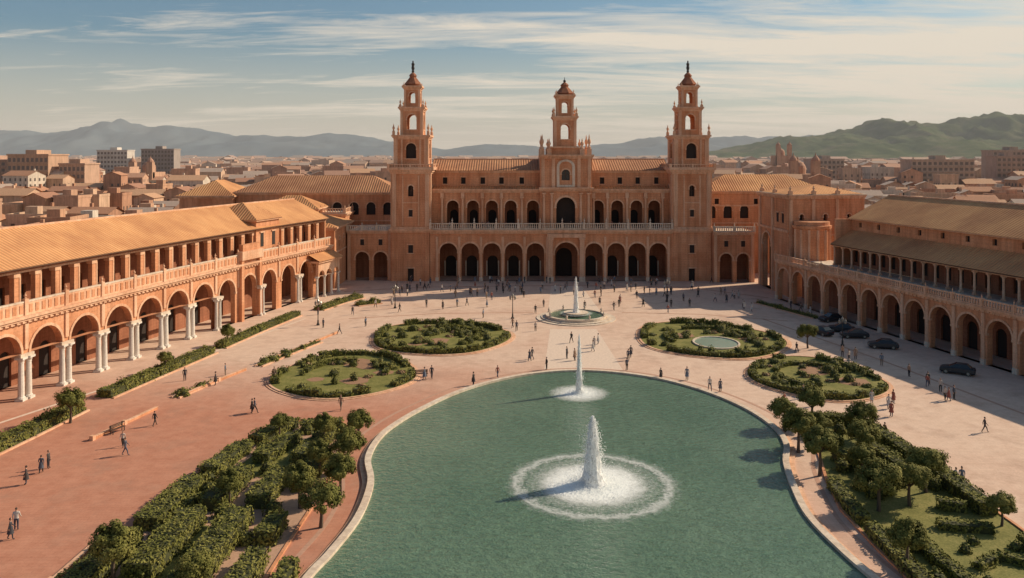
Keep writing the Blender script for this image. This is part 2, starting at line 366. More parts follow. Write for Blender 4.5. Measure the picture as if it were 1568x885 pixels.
def tower(cx,name='bell_tower',statue=True):
    root=empty(name,(cx,199.6,0)); mb=MB(); w=9.2; h=w/2; cy=199.6
    fr=[Fr((cx-h,cy-h),(cx+h,cy-h)),Fr((cx+h,cy-h),(cx+h,cy+h)),Fr((cx+h,cy+h),(cx-h,cy+h)),Fr((cx-h,cy+h),(cx-h,cy-h))]
    for i,f in enumerate(fr):
        e=.8 if i%2 else 0
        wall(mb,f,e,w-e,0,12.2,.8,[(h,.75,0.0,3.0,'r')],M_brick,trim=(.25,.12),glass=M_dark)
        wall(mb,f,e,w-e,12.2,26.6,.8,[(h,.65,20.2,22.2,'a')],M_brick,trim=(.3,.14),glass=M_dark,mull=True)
        for c in (.65,w-.65): fbox(mb,f,c-.55,c+.55,-.05,.2,0,11.6,M_brick); fbox(mb,f,c-.5,c+.5,-.05,.22,13,25.6,M_trim)
        for c in (h-1.9,h+1.9): fbox(mb,f,c-.16,c+.16,-.05,.13,13.2,25.2,M_trim)
        fbox(mb,f,h-.9,h+.9,-.05,.2,6.5,6.7,M_trim); fbox(mb,f,h-.55,h+.55,-.05,.06,6.72,8.6,M_dark); fbox(mb,f,h-.9,h+.9,-.05,.2,8.62,8.85,M_trim)
        fbox(mb,f,h-.45,h+.45,-.05,.06,15.4,17.0,M_dark); fbox(mb,f,h-.7,h+.7,-.05,.2,17.02,17.25,M_trim); fbox(mb,f,h-.7,h+.7,-.05,.2,15.15,15.38,M_trim)
        fbox(mb,f,h-1.9,h+1.9,-.05,.16,18.6,18.85,M_trim)
    for o,za,zb in ((.35,11.6,12.0),(.6,12.0,12.5),(.3,12.5,12.9),(.3,25.6,26.0),(.6,26.0,26.5),(.95,26.5,27.05)):
        mb.box(cx-h-o,cx+h+o,cy-h-o,cy+h+o,za+.002,zb,M_trim)
    for f in (Fr((cx-h-.7,cy-h-.7),(cx+h+.7,cy-h-.7)),Fr((cx+h+.7,cy-h-.7),(cx+h+.7,cy+h+.7)),Fr((cx-h-.7,cy+h+.7),(cx-h-.7,cy-h-.7)),Fr((cx+h+.7,cy+h+.7),(cx-h-.7,cy+h+.7))):
        balustrade(mb,f,0,f.len,-.1,27.06,.9,M_trim,.6,5.3,.01)
    tower_stage(mb,cx,cy,8.0,27.06,34.2,1.25,29.3,31.7,.8,pin=2.0,glass=M_dark)
    for s in (-1.0,1.0):
        for k in range(4):
            f=Fr((cx-4,cy-4),(cx+4,cy-4)) if k==0 else Fr((cx+4,cy-4),(cx+4,cy+4)) if k==1 else Fr((cx+4,cy+4),(cx-4,cy+4)) if k==2 else Fr((cx-4,cy+4),(cx-4,cy-4))
            fbox(mb,f,4+s*2.2-.22,4+s*2.2+.22,-.05,.2,27.4,33.8,M_trim)
    tower_stage(mb,cx,cy,5.2,34.95,41.0,1.15,36.3,38.8,.6,pin=1.4)
    tower_stage(mb,cx,cy,3.6,41.75,46.2,.75,42.7,44.6,.45,pin=.7)
    dome(mb,cx,cy,46.95,2.05,4.6)
    if statue:
        mb.lathe(cx,cy,[(.3,0),(.42,.5),(.3,1.0),(.42,1.5),(.16,1.8),(.2,2.05),(.05,2.3)],8,M_iron,cz=50.9)
    o=mb.build('tower_body',root); o.location=(-cx,-199.6,0)
central(); tower(-24.2); tower(43.0)

# ------------------------------------------------------------ rear blocks and corner blocks
def block(name,x0,x1,y0,y1,z1,zr,fops,mat=None,roof='hip',sops=None,rt=None,stages=None):
    mat=mat or M_brick; mb=MB(); root=empty(name,((x0+x1)/2,(y0+y1)/2,0))
    sides=[Fr((x0,y0),(x1,y0)),Fr((x1,y0),(x1,y1)),Fr((x1,y1),(x0,y1)),Fr((x0,y1),(x0,y0))]
    for i,f in enumerate(sides):
        e=.6 if i%2 else 0
        ops=[o for o in fops] if i==0 else (sops if sops and i%2 else [])
        levels=sorted(set([o[5] for o in ops])) if ops else [0]
        if not ops: wall(mb,f,e,f.len-e,0,z1,.6,[],mat)
        else:
            if levels[0]>0: wall(mb,f,e,f.len-e,0,levels[0],.6,[],mat)
            bounds=levels+[z1]
            for a,b in zip(bounds[:-1],bounds[1:]):
                wall(mb,f,e,f.len-e,a,b,.6,[o[:5] for o in ops if o[5]==a],mat,trim=(.22,.1),glass=M_dark)
                if a>0: fbox(mb,f,0,f.len,-.05,.16,a-.15,a+.15,M_trim)
        cornice(mb,f,0,f.len,z1-.75,.5,.7,ov=.5 if i%2==0 else 0)
    if roof=='hip': hip(mb,x0,x1,y0,y1,z1,zr,rt or M_tile)
    else:
        mb.box(x0-.1,x1+.1,y0-.1,y1+.1,z1-.04,z1+.1,M_stone)
        for f in sides[:2]+sides[3:]: balustrade(mb,f,.2,f.len-.2,-.1,z1+.1,1.1,M_trim,.6,4,.7)
    o=mb.build('block_body',root); o.location=(-(x0+x1)/2,-(y0+y1)/2,0)
    return root,mb
block('palace_rear_wing',-72,-29.5,213,229,20.4,24.6,[(c,1.2,14.5,16.6,'a',13) for c in (22,26.4,30.8,35.2,39.6)]+[(c,.5,8,9.6,'r',6.5) for c in (20,26,32,38)],rt=M_tile2)
block('palace_rear_wing',-86,-72.2,211,231,19.6,23.4,[(4,.6,15,16.6,'r',13)],rt=M_tile)
block('palace_rear_wing',48.2,80,208,224,21.0,25,[(c,1.1,14.0,16.2,'a',12.8) for c in (2.6,6.8,11)]+[(c,.55,17.6,19,'r',17.2) for c in (4,14,20,26)],rt=M_tile)
def corner(name,x0,x1,y,cs,a,zs,zt,depth):
    mb=MB(); F=Fr((x0,y),(x1,y)); root=empty(name,(x0,y,0))
    wall(mb,F,0,x1-x0,0,zt,.9,[(c-x0,a,0,zs,'a') for c in cs],M_brick,trim=(.35,.12))
    for e in (x0,x1-.5): mb.box(e,e+.5,y+.9,y+depth,0,zt,M_brick)
    mb.box(x0+.5,x1-.5,y+5,y+5.3,0,zt-.2,M_brick2)
    mb.box(x0,x1,y+.9,y+depth,zt-.3,zt-.02,M_stone)
    for c in cs: fbox(mb,F,c-x0-.45,c-x0+.45,-.1,.05,zs+a+1.6,zs+a+3,M_dark); fbox(mb,F,c-x0-.65,c-x0+.65,-.1,.15,zs+a+3.02,zs+a+3.2,M_trim)
    for e in (.45,x1-x0-.45): fbox(mb,F,e-.35,e+.35,-.05,.2,0,zt-.9,M_trim)
    cornice(mb,F,0,x1-x0,zt-.85,.6,.85,ov=.1); balustrade(mb,F,.1,x1-x0-.1,.25,zt+.01,1.2,M_stone,.5,4,.8)
    o=mb.build('corner_body',root); o.location=(-x0,-y,0)
corner('corner_arcade',-39.6,-28.9,196.2,(-36.0,-31.6),1.65,5.2,12.0,17)
corner('corner_arcade',47.7,57.4,193.2,(50.7,54.7),1.5,5.3,12.0,15)
block('corner_pavilion',-58,-40,184,203,13.8,17.0,[(15.5,.5,9,10.6,'r',8)],rt=M_tile,sops=[(5,.6,9,10.8,'a',8),(10,.6,9,10.8,'a',8),(15,.6,9,10.8,'a',8)])
block('corner_pavilion',-62,-48,200.5,211,17.0,20.0,[(c,.6,14,15.4,'r',13.4) for c in (3,7,11)],rt=M_tile)
block('corner_pavilion',-47.8,-41.5,203.3,212.9,15.6,17.6,[(3,.6,13,14.4,'r',12.6)],roof='flat')
def gate():
    mb=MB(); root=empty('gate_block',(66,182,0))
    f=Fr((57.6,191),(58.6,173)); 
    wall(mb,f,0,f.len,0,21.5,1.2,[(5.5,2.6,0,10,'a')],M_brick,trim=(.4,.15)); fbox(mb,f,2,9,-2.2,-1.9,0,13,M_dark)
    fbox(mb,f,8.9,9.7,-.05,.35,0,20.6,M_trim); fbox(mb,f,1.2,2.0,-.05,.35,0,20.6,M_trim); fbox(mb,f,0,f.len,-.05,.3,13.6,14.1,M_trim)
    for c in (12,15): fbox(mb,f,c-.5,c+.5,-.05,.07,15.5,17.5,M_dark); fbox(mb,f,c-.75,c+.75,-.05,.2,17.52,17.8,M_trim)
    g=Fr((58.6,173),(76,176))
    wall(mb,g,0,g.len,0,13,.8,[],M_brick); wall(mb,g,0,g.len,13,21.5,.8,[(3,.5,15,17,'a'),(8.5,.5,15,17,'a'),(14,.5,15,17,'a')],M_brick,trim=(.25,.1),glass=M_dark)
    for c in (.5,5.7,11.2): fbox(mb,g,c-.35,c+.35,-.05,.22,8,20.6,M_trim)
    fbox(mb,g,0,g.len,-.05,.25,12.8,13.2,M_trim)
    cornice(mb,g,0,g.len,20.7,.6,.9,ov=.2); cornice(mb,f,0,f.len,20.7,.6,.9,ov=.2)
    k=Fr((76,176),(77,192)); wall(mb,k,0,k.len,0,21.5,.8,[],M_brick)
    mb.poly([(57.3,191.5,21.65),(58.2,172.5,21.65),(76.5,175.5,21.65),(77.5,192.5,21.65)],M_stone)
    for p in ((59.2,173.6),(64.5,174.5),(70,175.5),(58.6,182),(58.2,190)):
        mb.box(p[0]-.4,p[0]+.4,p[1]-.4,p[1]+.4,21.6,22.4,M_trim); urn(mb,p[0],p[1],22.4,1.2,M_trim,8,.3)
    mb.poly([(58.4,173.4,21.7),(76,176.4,21.7),(68,183,23.6)],M_tile,True); mb.poly([(57.8,190.5,21.7),(58.4,173.4,21.7),(68,183,23.6)],M_tile,True)
    mb.poly([(76,176.4,21.7),(77,191.5,21.7),(68,183,23.6)],M_tile,True)
    mb.lathe(63.0,171.6,[(3.6,7.6),(3.6,14.6),(3.9,14.8),(4.0,15.4),(3.6,15.5),(3.6,16.2),(3.3,16.2)],28,M_brick)
    for i in range(7):
        a=-PI*.95+i*PI*.9/6; mb.lathe(63+3.65*math.cos(a),171.6+3.65*math.sin(a),[(.28,7.6),(.28,14.6)],8,M_trim)
    o=mb.build('gate_body',root); o.location=(-66,-182,0)
gate()

# ------------------------------------------------------------ left wing
def left_wing():
    root=empty('arcaded_wing_building',(0,0,0)); mb=MB()
    F=Bz((-66.5,60),(-58,122),(-40,180)); nb=18; bw=F.len/nb
    for i in range(nb):
        s0=i*bw; s1=s0+bw; c=s0+bw/2
        gate=(i==13); brick=i>=12
        a=bw/2-.75
        if not brick: wall(mb,F,s0,s1,5.7,9.4,.9,[(c,a,5.7,5.701,'a')],M_brick,trim=(.35,.12),ends=False)
        else: wall(mb,F,s0,s1,0,9.4,.9,[(c,a-.25,0,5.6,'a')],M_brick,trim=(.35,.12),ends=False)
        if not brick:
            for ds in (-.6,.6):
                p=F.L(s0+ds,-.1,0); column(mb,p[0],p[1],0,5.3,.36,M_white,12)
            fbox(mb,F,s0-1.1,s0+1.1,-1.0,.3,5.3,5.69,M_stone)
        elif i%2==0:
            for ds in (-.5,.5):
                p=F.L(s0+ds,.5,0); column(mb,p[0],p[1],0,5.3,.28,M_white,10)
            fbox(mb,F,s0-1.0,s0+1.0,-.05,.95,5.3,5.7,M_stone)
        fbox(mb,F,s0-.28,s0+.28,-.05,.2,6.2,9.3,M_trim)
        fbox(mb,F,s0+.3,s1-.3,-.25,.05,10.35,11.9,M_trim)
        for k in range(6):
            q=s0+.75+k*(bw-1.5)/5; fbox(mb,F,q-.28,q+.28,0,.12,10.65,11.65,M_brick)
        fbox(mb,F,s0-.3,s0+.3,-.35,.2,10.3,12.35,M_trim)
        p=F.L(s0,-.05,0); urn(mb,p[0],p[1],12.35,.8,M_trim,6,.2)
        for k in (0,.5):
            q=s0+k*bw; fbox(mb,F,q-.36,q+.36,-2.0,-1.3,10.3,15.4,M_brick); fbox(mb,F,q-.5,q+.5,-2.1,-1.2,14.9,15.4,M_trim)
            fbox(mb,F,q+.7,q+.95,-1.8,-1.5,10.3,15.4,M_trim)
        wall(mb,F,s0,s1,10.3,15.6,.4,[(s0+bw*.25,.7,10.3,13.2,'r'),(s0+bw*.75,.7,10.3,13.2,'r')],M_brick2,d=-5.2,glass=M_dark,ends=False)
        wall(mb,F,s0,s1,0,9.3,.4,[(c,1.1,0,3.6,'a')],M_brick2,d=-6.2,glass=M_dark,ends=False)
        if gate:
            fbox(mb,F,s0+.1,s0+.9,-.05,.7,0,11,M_brick); fbox(mb,F,s1-.9,s1-.1,-.05,.7,0,11,M_brick); fbox(mb,F,s0,s1,-.2,.9,11,12.6,M_trim)
            fbox(mb,F,s0+.6,s1-.6,-.2,.6,12.6,13.8,M_brick)
    cornice(mb,F,0,F.len,9.4,.7,.95,seg=36)
    fbox(mb,F,0,F.len,-.3,.1,11.9,12.1,M_stone,36)
    fbox(mb,F,0,F.len,-6.5,-.31,9.3,10.25,M_trim,36)
    fbox(mb,F,0,F.len,-2.15,-1.15,15.42,16.0,M_trim,36)
    fbox(mb,F,0,F.len,-18,-1.0,15.7,15.98,M_brick2,36)
    fbox(mb,F,0,F.len,-.55,-.35,16.0,16.2,M_wood,36)
    seg=18
    for i in range(seg):
        a=F.len*i/seg; b=F.len*(i+1)/seg
        mb.poly([F.L(a,-.3,16.15),F.L(b,-.3,16.15),F.L(b,-9.3,20.3),F.L(a,-9.3,20.3)],M_tile,float(a)+.001)
        mb.poly([F.L(b,-18.6,16.1),F.L(a,-18.6,16.1),F.L(a,-9.3,20.3),F.L(b,-9.3,20.3)],M_tile,True)
    fbox(mb,F,0,F.len,-9.5,-9.1,20.2,20.45,M_trim,36)
    fbox(mb,F,0,F.len,-18.2,-17.6,0,16,M_brick,36)
    e=F.len; 
    mb.poly([F.L(e,-.3,16.1),F.L(e,-18.6,16.1),F.L(e,-9.3,20.3)],M_brick)
    fbox(mb,F,e-.5,e,-18,-1.2,0,15.6,M_brick)
    fbox(mb,F,F.len-27,F.len-19,-12,-.9,10.3,17.8,M_brick)
    for q in (F.len-25,F.len-21): fbox(mb,F,q-.5,q+.5,-.9,-.83,12.6,15.2,M_dark); fbox(mb,F,q-.75,q+.75,-.9,-.7,15.22,15.5,M_trim)
    A=F.L(F.len-27.6,-.3,17.8);B=F.L(F.len-18.4,-.3,17.8);C=F.L(F.len-18.4,-12.6,17.8);D=F.L(F.len-27.6,-12.6,17.8);T=F.L(F.len-23,-6.5,20.9)
    for p,q in ((A,B),(B,C),(C,D),(D,A)): mb.poly([p,q,T],M_tile,True)
    fbox(mb,F,F.len-27.4,F.len-18.6,-12.4,-.5,17.5,17.79,M_trim)
    s=F.len-9
    for k in range(3):
        wall(mb,F,s+k*3,s+k*3+3,4.6,7.4,.6,[(s+k*3+1.5,1.15,4.6,4.61,'a')],M_trim,d=2.2,ends=True)
        p=F.L(s+k*3,1.9,0); column(mb,p[0],p[1],0,4.6,.26,M_white,10)
    p=F.L(s+9,1.9,0); column(mb,p[0],p[1],0,4.6,.26,M_white,10)
    fbox(mb,F,s-.4,s+9.4,.15,2.6,7.4,7.8,M_trim,4)
    mb.poly([F.L(s-.6,2.9,7.85),F.L(s+9.6,2.9,7.85),F.L(s+9.6,.2,9.2),F.L(s-.6,.2,9.2)],M_tile,True)
    mb.build('wing_body',root)
left_wing()

def right_wing():
    root=empty('arcaded_wing_building',(0,0,0)); mb=MB()
    F=Bz((55.5,171),(63,134),(77.5,80)); nb=17; bw=F.len/nb
    for i in range(nb):
        s0=i*bw; s1=s0+bw; c=s0+bw/2
        wall(mb,F,s0,s1,0,7.7,.9,[(c,bw/2-.62,0,4.6,'a')],M_brick,trim=(.32,.12),ends=False)
        fbox(mb,F,s0-.3,s0+.3,-.05,.24,0,7.4,M_trim); fbox(mb,F,s0-.4,s0+.4,-.05,.32,0,.8,M_stone)
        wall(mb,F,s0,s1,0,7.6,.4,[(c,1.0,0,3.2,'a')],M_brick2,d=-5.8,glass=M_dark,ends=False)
        if i>=2:
            wall(mb,F,s0,s1,8.3,12.6,.4,[(s0+bw*.25,.6,9,11.2,'r'),(s0+bw*.75,.6,9,11.2,'r')],M_brick2,d=-10,glass=M_dark,ends=False)
            for k in (0,.5):
                p=F.L(s0+k*bw,-6.2,0); column(mb,p[0],p[1],8.3,12.1,.2,M_trim,8)
            wall(mb,F,s0,s1,15.2,17.5,.5,[(c,.45,15.9,16.9,'r')],M_brick,d=-10.0,glass=M_dark,ends=False)
    cornice(mb,F,0,F.len,7.5,.7,.8,seg=34)
    fbox(mb,F,0,F.len,-10,.3,8.1,8.29,M_stone,34)
    balustrade(mb,F,0,F.len,.35,8.3,1.15,M_trim,.5,bw,.6,seg=34)
    q=2*bw
    fbox(mb,F,q,F.len,-6.5,-5.9,12.1,12.5,M_trim,30)
    fbox(mb,F,q,F.len,-5.5,-5.3,12.35,12.6,M_wood,30)
    seg=15
    for i in range(seg):
        a=q+(F.len-q)*i/seg; b=q+(F.len-q)*(i+1)/seg
        mb.poly([F.L(a,-5.2,12.55),F.L(b,-5.2,12.55),F.L(b,-10.05,15.3),F.L(a,-10.05,15.3)],M_tile,float(a))
        mb.poly([F.L(a,-9.2,17.55),F.L(b,-9.2,17.55),F.L(b,-18.5,22),F.L(a,-18.5,22)],M_tile,float(a))
        mb.poly([F.L(b,-28,17.5),F.L(a,-28,17.5),F.L(a,-18.5,22),F.L(b,-18.5,22)],M_tile2,True)
    fbox(mb,F,q,F.len,-27.5,-9.4,17.3,17.5,M_trim,30)
    fbox(mb,F,q,F.len,-18.7,-18.3,21.9,22.15,M_trim,30)
    fbox(mb,F,q,F.len,-27.4,-26.8,0,17.4,M_brick,30)
    fbox(mb,F,q-.5,q,-27.4,-6.5,8.3,17.4,M_brick)
    mb.poly([F.L(q-.2,-9.2,17.5),F.L(q-.2,-28,17.5),F.L(q-.2,-18.5,22)],M_brick)
    mb.build('wing_body',root)
right_wing()

# ------------------------------------------------------------ ground, plaza
def sheet(name,pts,z,mat,parent=None):
    mb=MB(); mb.poly([(p[0],p[1],z) for p in pts],mat); return mb.build(name,parent)
m,nt,b=newmat('far_ground'); v=objcoord(nt)
col=ramp(nt,noise(nt,v,.01,5),[(.3,(.26,.20,.15)),(.5,(.38,.28,.21)),(.7,(.44,.35,.28))]); nt.links.new(col,b.inputs['Base Color']); b.inputs['Roughness'].default_value=.95
M_ground=m
sheet('ground',[(-9000,-2000),(9000,-2000),(9000,12000),(-9000,12000)],-.01,M_ground)
m,nt,b=newmat('plaza_paving'); v=objcoord(nt)
sep=N(nt,'ShaderNodeSeparateXYZ'); nt.links.new(v,sep.inputs[0])
mr=N(nt,'ShaderNodeMapRange'); mr.inputs[1].default_value=122; mr.inputs[2].default_value=80; nt.links.new(sep.outputs[1],mr.inputs[0])
mx=N(nt,'ShaderNodeMapRange'); mx.inputs[1].default_value=32; mx.inputs[2].default_value=-2; nt.links.new(sep.outputs[0],mx.inputs[0])
mm=N(nt,'ShaderNodeMath',operation='MULTIPLY'); nt.links.new(mr.outputs[0],mm.inputs[0]); nt.links.new(mx.outputs[0],mm.inputs[1])
big=noise(nt,v,.06,5,.6); med=noise(nt,v,.7,4,.65); fin=noise(nt,v,6,2,.6)
ad=N(nt,'ShaderNodeMath',operation='MULTIPLY_ADD'); nt.links.new(big,ad.inputs[0]); ad.inputs[1].default_value=.7; nt.links.new(mm.outputs[0],ad.inputs[2])
fac=ramp(nt,ad.outputs[0],[(.34,0.),(1.05,1.)])
pale=ramp(nt,med,[(.3,(.67,.475,.36)),(.7,(.77,.575,.45))]); red=ramp(nt,med,[(.3,(.47,.205,.13)),(.7,(.58,.28,.185))])
col=mixcol(nt,fac,pale,red)
br=N(nt,'ShaderNodeTexBrick'); nt.links.new(v,br.inputs['Vector']); br.inputs['Scale'].default_value=.55; br.inputs['Mortar Size'].default_value=.012
br.inputs['Color1'].default_value=(1,1,1,1); br.inputs['Color2'].default_value=(.9,.9,.9,1); br.inputs['Mortar'].default_value=(.7,.68,.66,1)
col=mixcol(nt,.45,col,br.outputs['Color'],'MULTIPLY')
stn=noise(nt,v,.22,6,.7)
col=mixcol(nt,ramp(nt,stn,[(.5,0.),(.72,.5)]),col,(.36,.22,.16))
col=mixcol(nt,.35,col,ramp(nt,fin,[(.3,.65),(.7,1.)]),'MULTIPLY')
nt.links.new(col,b.inputs['Base Color']); b.inputs['Roughness'].default_value=.9; b.inputs['Specular IOR Level'].default_value=.25
M_pave=m
sheet('plaza_pavement',[(-90,-10),(100,-10),(95,215),(-80,215)],.0,M_pave)
M_band=plain('paving_band',(.76,.60,.48),.85)
M_band2=plain('paving_band_red',(.52,.30,.21),.85)
sheet('path',[(7,158),(17,158),(16,188),(9,188)],.004,M_band)
sheet('path',[(4.5,114.2),(15.5,114.2),(14.6,141),(6.6,141)],.004,M_band)
def band(name,pts,w,z,mat):
    mb=MB()
    for (a,b_) in zip(pts[:-1],pts[1:]):
        dx,dy=b_[0]-a[0],b_[1]-a[1]; l=math.hypot(dx,dy); nx,ny=-dy/l*w/2,dx/l*w/2
        mb.poly([(a[0]+nx,a[1]+ny,z),(b_[0]+nx,b_[1]+ny,z),(b_[0]-nx,b_[1]-ny,z),(a[0]-nx,a[1]-ny,z)],mat)
    return mb.build(name)
band('paving_band',[(-37,180),(-20,186),(13,188.5),(40,186),(54,172)],.8,.008,M_band2)
band('paving_band',[(-30,150),(-14,155),(4,156)],.6,.008,M_band2)
band('paving_band',[(21,156),(36,154),(50,148)],.6,.008,M_band2)
band('paving_band',[(-58,90),(-47,120),(-38,150)],.5,.008,M_band)
band('paving_band',[(60,92),(54,120),(46,150)],.5,.008,M_band2)

# ------------------------------------------------------------ pool
def catmull(P,n=6,closed=True):
    out=[];k=len(P)
    for i in range(k):
        p0,p1,p2,p3=[np.array(P[(i+j)%k]) for j in (-1,0,1,2)]
        for t in np.linspace(0,1,n,endpoint=False):
            out.append(tuple(.5*((2*p1)+(-p0+p2)*t+(2*p0-5*p1+4*p2-p3)*t*t+(-p0+3*p1-3*p2+p3)*t**3)))
    return out
POOL=[(-15,34),(-14.6,45),(-14.2,56),(-13.2,61),(-12.3,67),(-12.5,74),(-13.8,80),(-13.6,86),(-12.2,91),(-10,96),(-6.6,102),(-2.2,107),(3,110.6),(8.5,112.2),(14,111.3),(19.5,108),(24,102.5),(27,96),(28.3,89.5),(27.9,84),(26.2,79),(24.9,73),(24.1,67),(24.5,61),(25.4,55),(26.4,45),(26.6,34),(20,27),(6,24),(-9,27)]
PS=catmull(POOL,6)
def ring_offset(P,o):
    k=len(P);out=[]
    for i in range(k):
        a=np.array(P[i-1]);c=np.array(P[(i+1)%k]); t=c-a; t=t/np.linalg.norm(t); out.append((P[i][0]-t[1]*o,P[i][1]+t[0]*o))
    return out
def area(P): return sum(P[i-1][0]*P[i][1]-P[i][0]*P[i-1][1] for i in range(len(P)))/2
sg=1 if area(PS)<0 else -1
pool=empty('ornamental_pool',(6,85,0))
def ringwall(P,o0,o1,z0,z1,mat,name,parent,loc):
    A=ring_offset(P,o0*sg);B=ring_offset(P,o1*sg); mb=MB(); k=len(P)
    for i in range(k):
        j=(i+1)%k
        mb.poly([(*A[i],z1),(*A[j],z1),(*B[j],z1),(*B[i],z1)],mat)
        mb.poly([(*A[i],z0),(*A[j],z0),(*A[j],z1),(*A[i],z1)],mat); mb.poly([(*B[i],z0),(*B[j],z0),(*B[j],z1),(*B[i],z1)],mat)
    o=mb.build(name,parent); o.location=loc; return o
ringwall(PS,0,.6,0,.5,M_stone,'coping',pool,(-6,-85,0))
ringwall(PS,.62,1.1,0,.16,M_trim,'outer_step',pool,(-6,-85,0))
ringwall(PS,2.6,3.0,0,.012,M_band2,'paving_border',pool,(-6,-85,0))
m,nt,b=newmat('pool_water'); v=objcoord(nt)
w1=noise(nt,objcoord(nt,(1,1.6,1)),1.5,3,.6); w2=noise(nt,v,5.5,1,.5); w3=noise(nt,v,.08,4,.6)
mxn=N(nt,'ShaderNodeMath',operation='MULTIPLY_ADD'); nt.links.new(w2,mxn.inputs[0]); mxn.inputs[1].default_value=.35; nt.links.new(w1,mxn.inputs[2])
col=ramp(nt,w3,[(.3,(.10,.185,.12)),(.7,(.15,.24,.16))]); 
col=mixcol(nt,.7,col,ramp(nt,mxn.outputs[0],[(.45,.5),(.9,1.)]),'MULTIPLY')
nt.links.new(col,b.inputs['Base Color'])
b.inputs['Roughness'].default_value=.07; b.inputs['IOR'].default_value=1.4; bump(nt,b,mxn.outputs[0],.9,.16); M_water=m
mb=MB(); mb.poly([(p[0],p[1],.26) for p in PS],M_water); o=mb.build('water',pool); o.location=(-6,-85,0)

# fountain water
m,nt,b=newmat('white_water'); b.inputs['Base Color'].default_value=(.88,.89,.88,1); b.inputs['Roughness'].default_value=.6
fn=noise(nt,objcoord(nt,(3,3,.8)),2.0,3,.6); nt.links.new(ramp(nt,fn,[(.32,.35),(.52,.9)]),b.inputs['Alpha']); M_jet=m
m,nt,b=newmat('water_drops'); b.inputs['Base Color'].default_value=(.9,.92,.92,1); b.inputs['Roughness'].default_value=.4; M_drop=m
def foam_mat(R,name,ringed):
    m,nt,b=newmat(name); b.inputs['Base Color'].default_value=(.84,.87,.85,1); b.inputs['Roughness'].default_value=.5
    tc=N(nt,'ShaderNodeTexCoord'); ln=N(nt,'ShaderNodeVectorMath',operation='LENGTH'); nt.links.new(tc.outputs['Object'],ln.inputs[0])
    wob=noise(nt,tc.outputs['Object'],.8,3,.6)
    r=N(nt,'ShaderNodeMath',operation='MULTIPLY_ADD'); nt.links.new(wob,r.inputs[0]); r.inputs[1].default_value=R*.22; nt.links.new(ln.outputs['Value'],r.inputs[2])
    dv=N(nt,'ShaderNodeMath',operation='DIVIDE'); nt.links.new(r.outputs[0],dv.inputs[0]); dv.inputs[1].default_value=R*1.2
    if ringed: prof=ramp(nt,dv.outputs[0],[(0,1.),(.34,1.),(.54,.68),(.64,.34),(.76,.24),(.82,.44),(.86,.52),(.90,.28),(.96,.18),(1.,0.)])
    else: prof=ramp(nt,dv.outputs[0],[(0,1.),(.4,.8),(.7,.5),(.88,.25),(1.,0.)])
    nf=noise(nt,tc.outputs['Object'],3.2,6,.78)
    s=N(nt,'ShaderNodeMath',operation='ADD'); nt.links.new(prof,s.inputs[0]); nt.links.new(nf,s.inputs[1])
    mrn=N(nt,'ShaderNodeMapRange'); mrn.inputs[1].default_value=.68; mrn.inputs[2].default_value=1.35; nt.links.new(s.outputs[0],mrn.inputs[0])
    nt.links.new(mrn.outputs[0],b.inputs['Alpha']); return m
def fountain(x,y,h,R,r0,z,ringed,nd,tip=.35):
    root=empty('fountain_jet',(x,y,z))
    mb=MB(); fm=foam_mat(R,'foam',ringed)
    k=64; mb.poly([(R*1.2*math.cos(2*PI*i/k),R*1.2*math.sin(2*PI*i/k),.03) for i in range(k)],fm); mb.build('foam',root)
    def rad(t): return r0*(1-(1-tip)*t)*math.sqrt(max(0,1-t**6))
    mb=MB(); seg=16; rows=30; grid=[]
    for j in range(rows+1):
        t=j/rows; rd=.66*rad(t)*(1+.35*math.exp(-t*9)); 
        row=[]
        for i in range(seg):
            a=2*PI*i/seg; q=1+.3*mn.noise(Vector((math.cos(a)*1.5+x,math.sin(a)*1.5,t*h*1.3)))
            row.append((rd*q*math.cos(a),rd*q*math.sin(a),t*h))
        grid.append(row)
    for j in range(rows):
        for i in range(seg):
            i2=(i+1)%seg; mb.poly([grid[j][i],grid[j][i2],grid[j+1][i2],grid[j+1][i]],M_jet)
    mb.build('jet_column',root,smooth=True)
    C=[];S=[]
    for i in range(nd):
        a=rng.uniform(0,2*PI); u=rng.random()
        if u<.7:
            t=rng.random()**.9; rr=(rad(t)+.03)*abs(rng.normal(0,.55)); zz=t*h*rng.uniform(.97,1.03)
        else:
            q=rng.random(); rr=R*.6*q*rng.uniform(.4,1.1); zz=abs(rng.normal(0,.3))*(1-q)*h*.18+abs(rng.normal(0,.05))
        C.append((rr*math.cos(a),rr*math.sin(a),zz)); S.append(rng.uniform(.012,.034)*(1+.2*(h>5)))
    C=np.array(C);S=np.array(S)
    D=np.array([(1,0,0),(0,1,0),(-1,0,0),(0,-1,0),(0,0,1.5),(0,0,-1.5)])
    V=(C[:,None,:]+D[None]*S[:,None,None]).reshape(-1,3)
    T=np.array([(0,1,4),(1,2,4),(2,3,4),(3,0,4),(1,0,5),(2,1,5),(3,2,5),(0,3,5)])
    Fc=(T[None]+np.arange(nd)[:,None,None]*6).reshape(-1,3)
    me=bpy.data.meshes.new('spray'); me.from_pydata(V.tolist(),[],Fc.tolist()); me.materials.append(M_drop)
    o=bpy.data.objects.new('spray',me); scene.collection.objects.link(o); o.parent=root
fountain(7.3,73.9,6.0,7.6,1.3,.27,True,15000,.36)
fountain(8.4,102,7.2,3.9,.62,.27,False,5000,.2)
fountain(11.8,150.5,6.6,3.2,.75,.9,False,4000,.25)
fb=empty('stone_fountain',(11.8,150.5,0)); mb=MB()
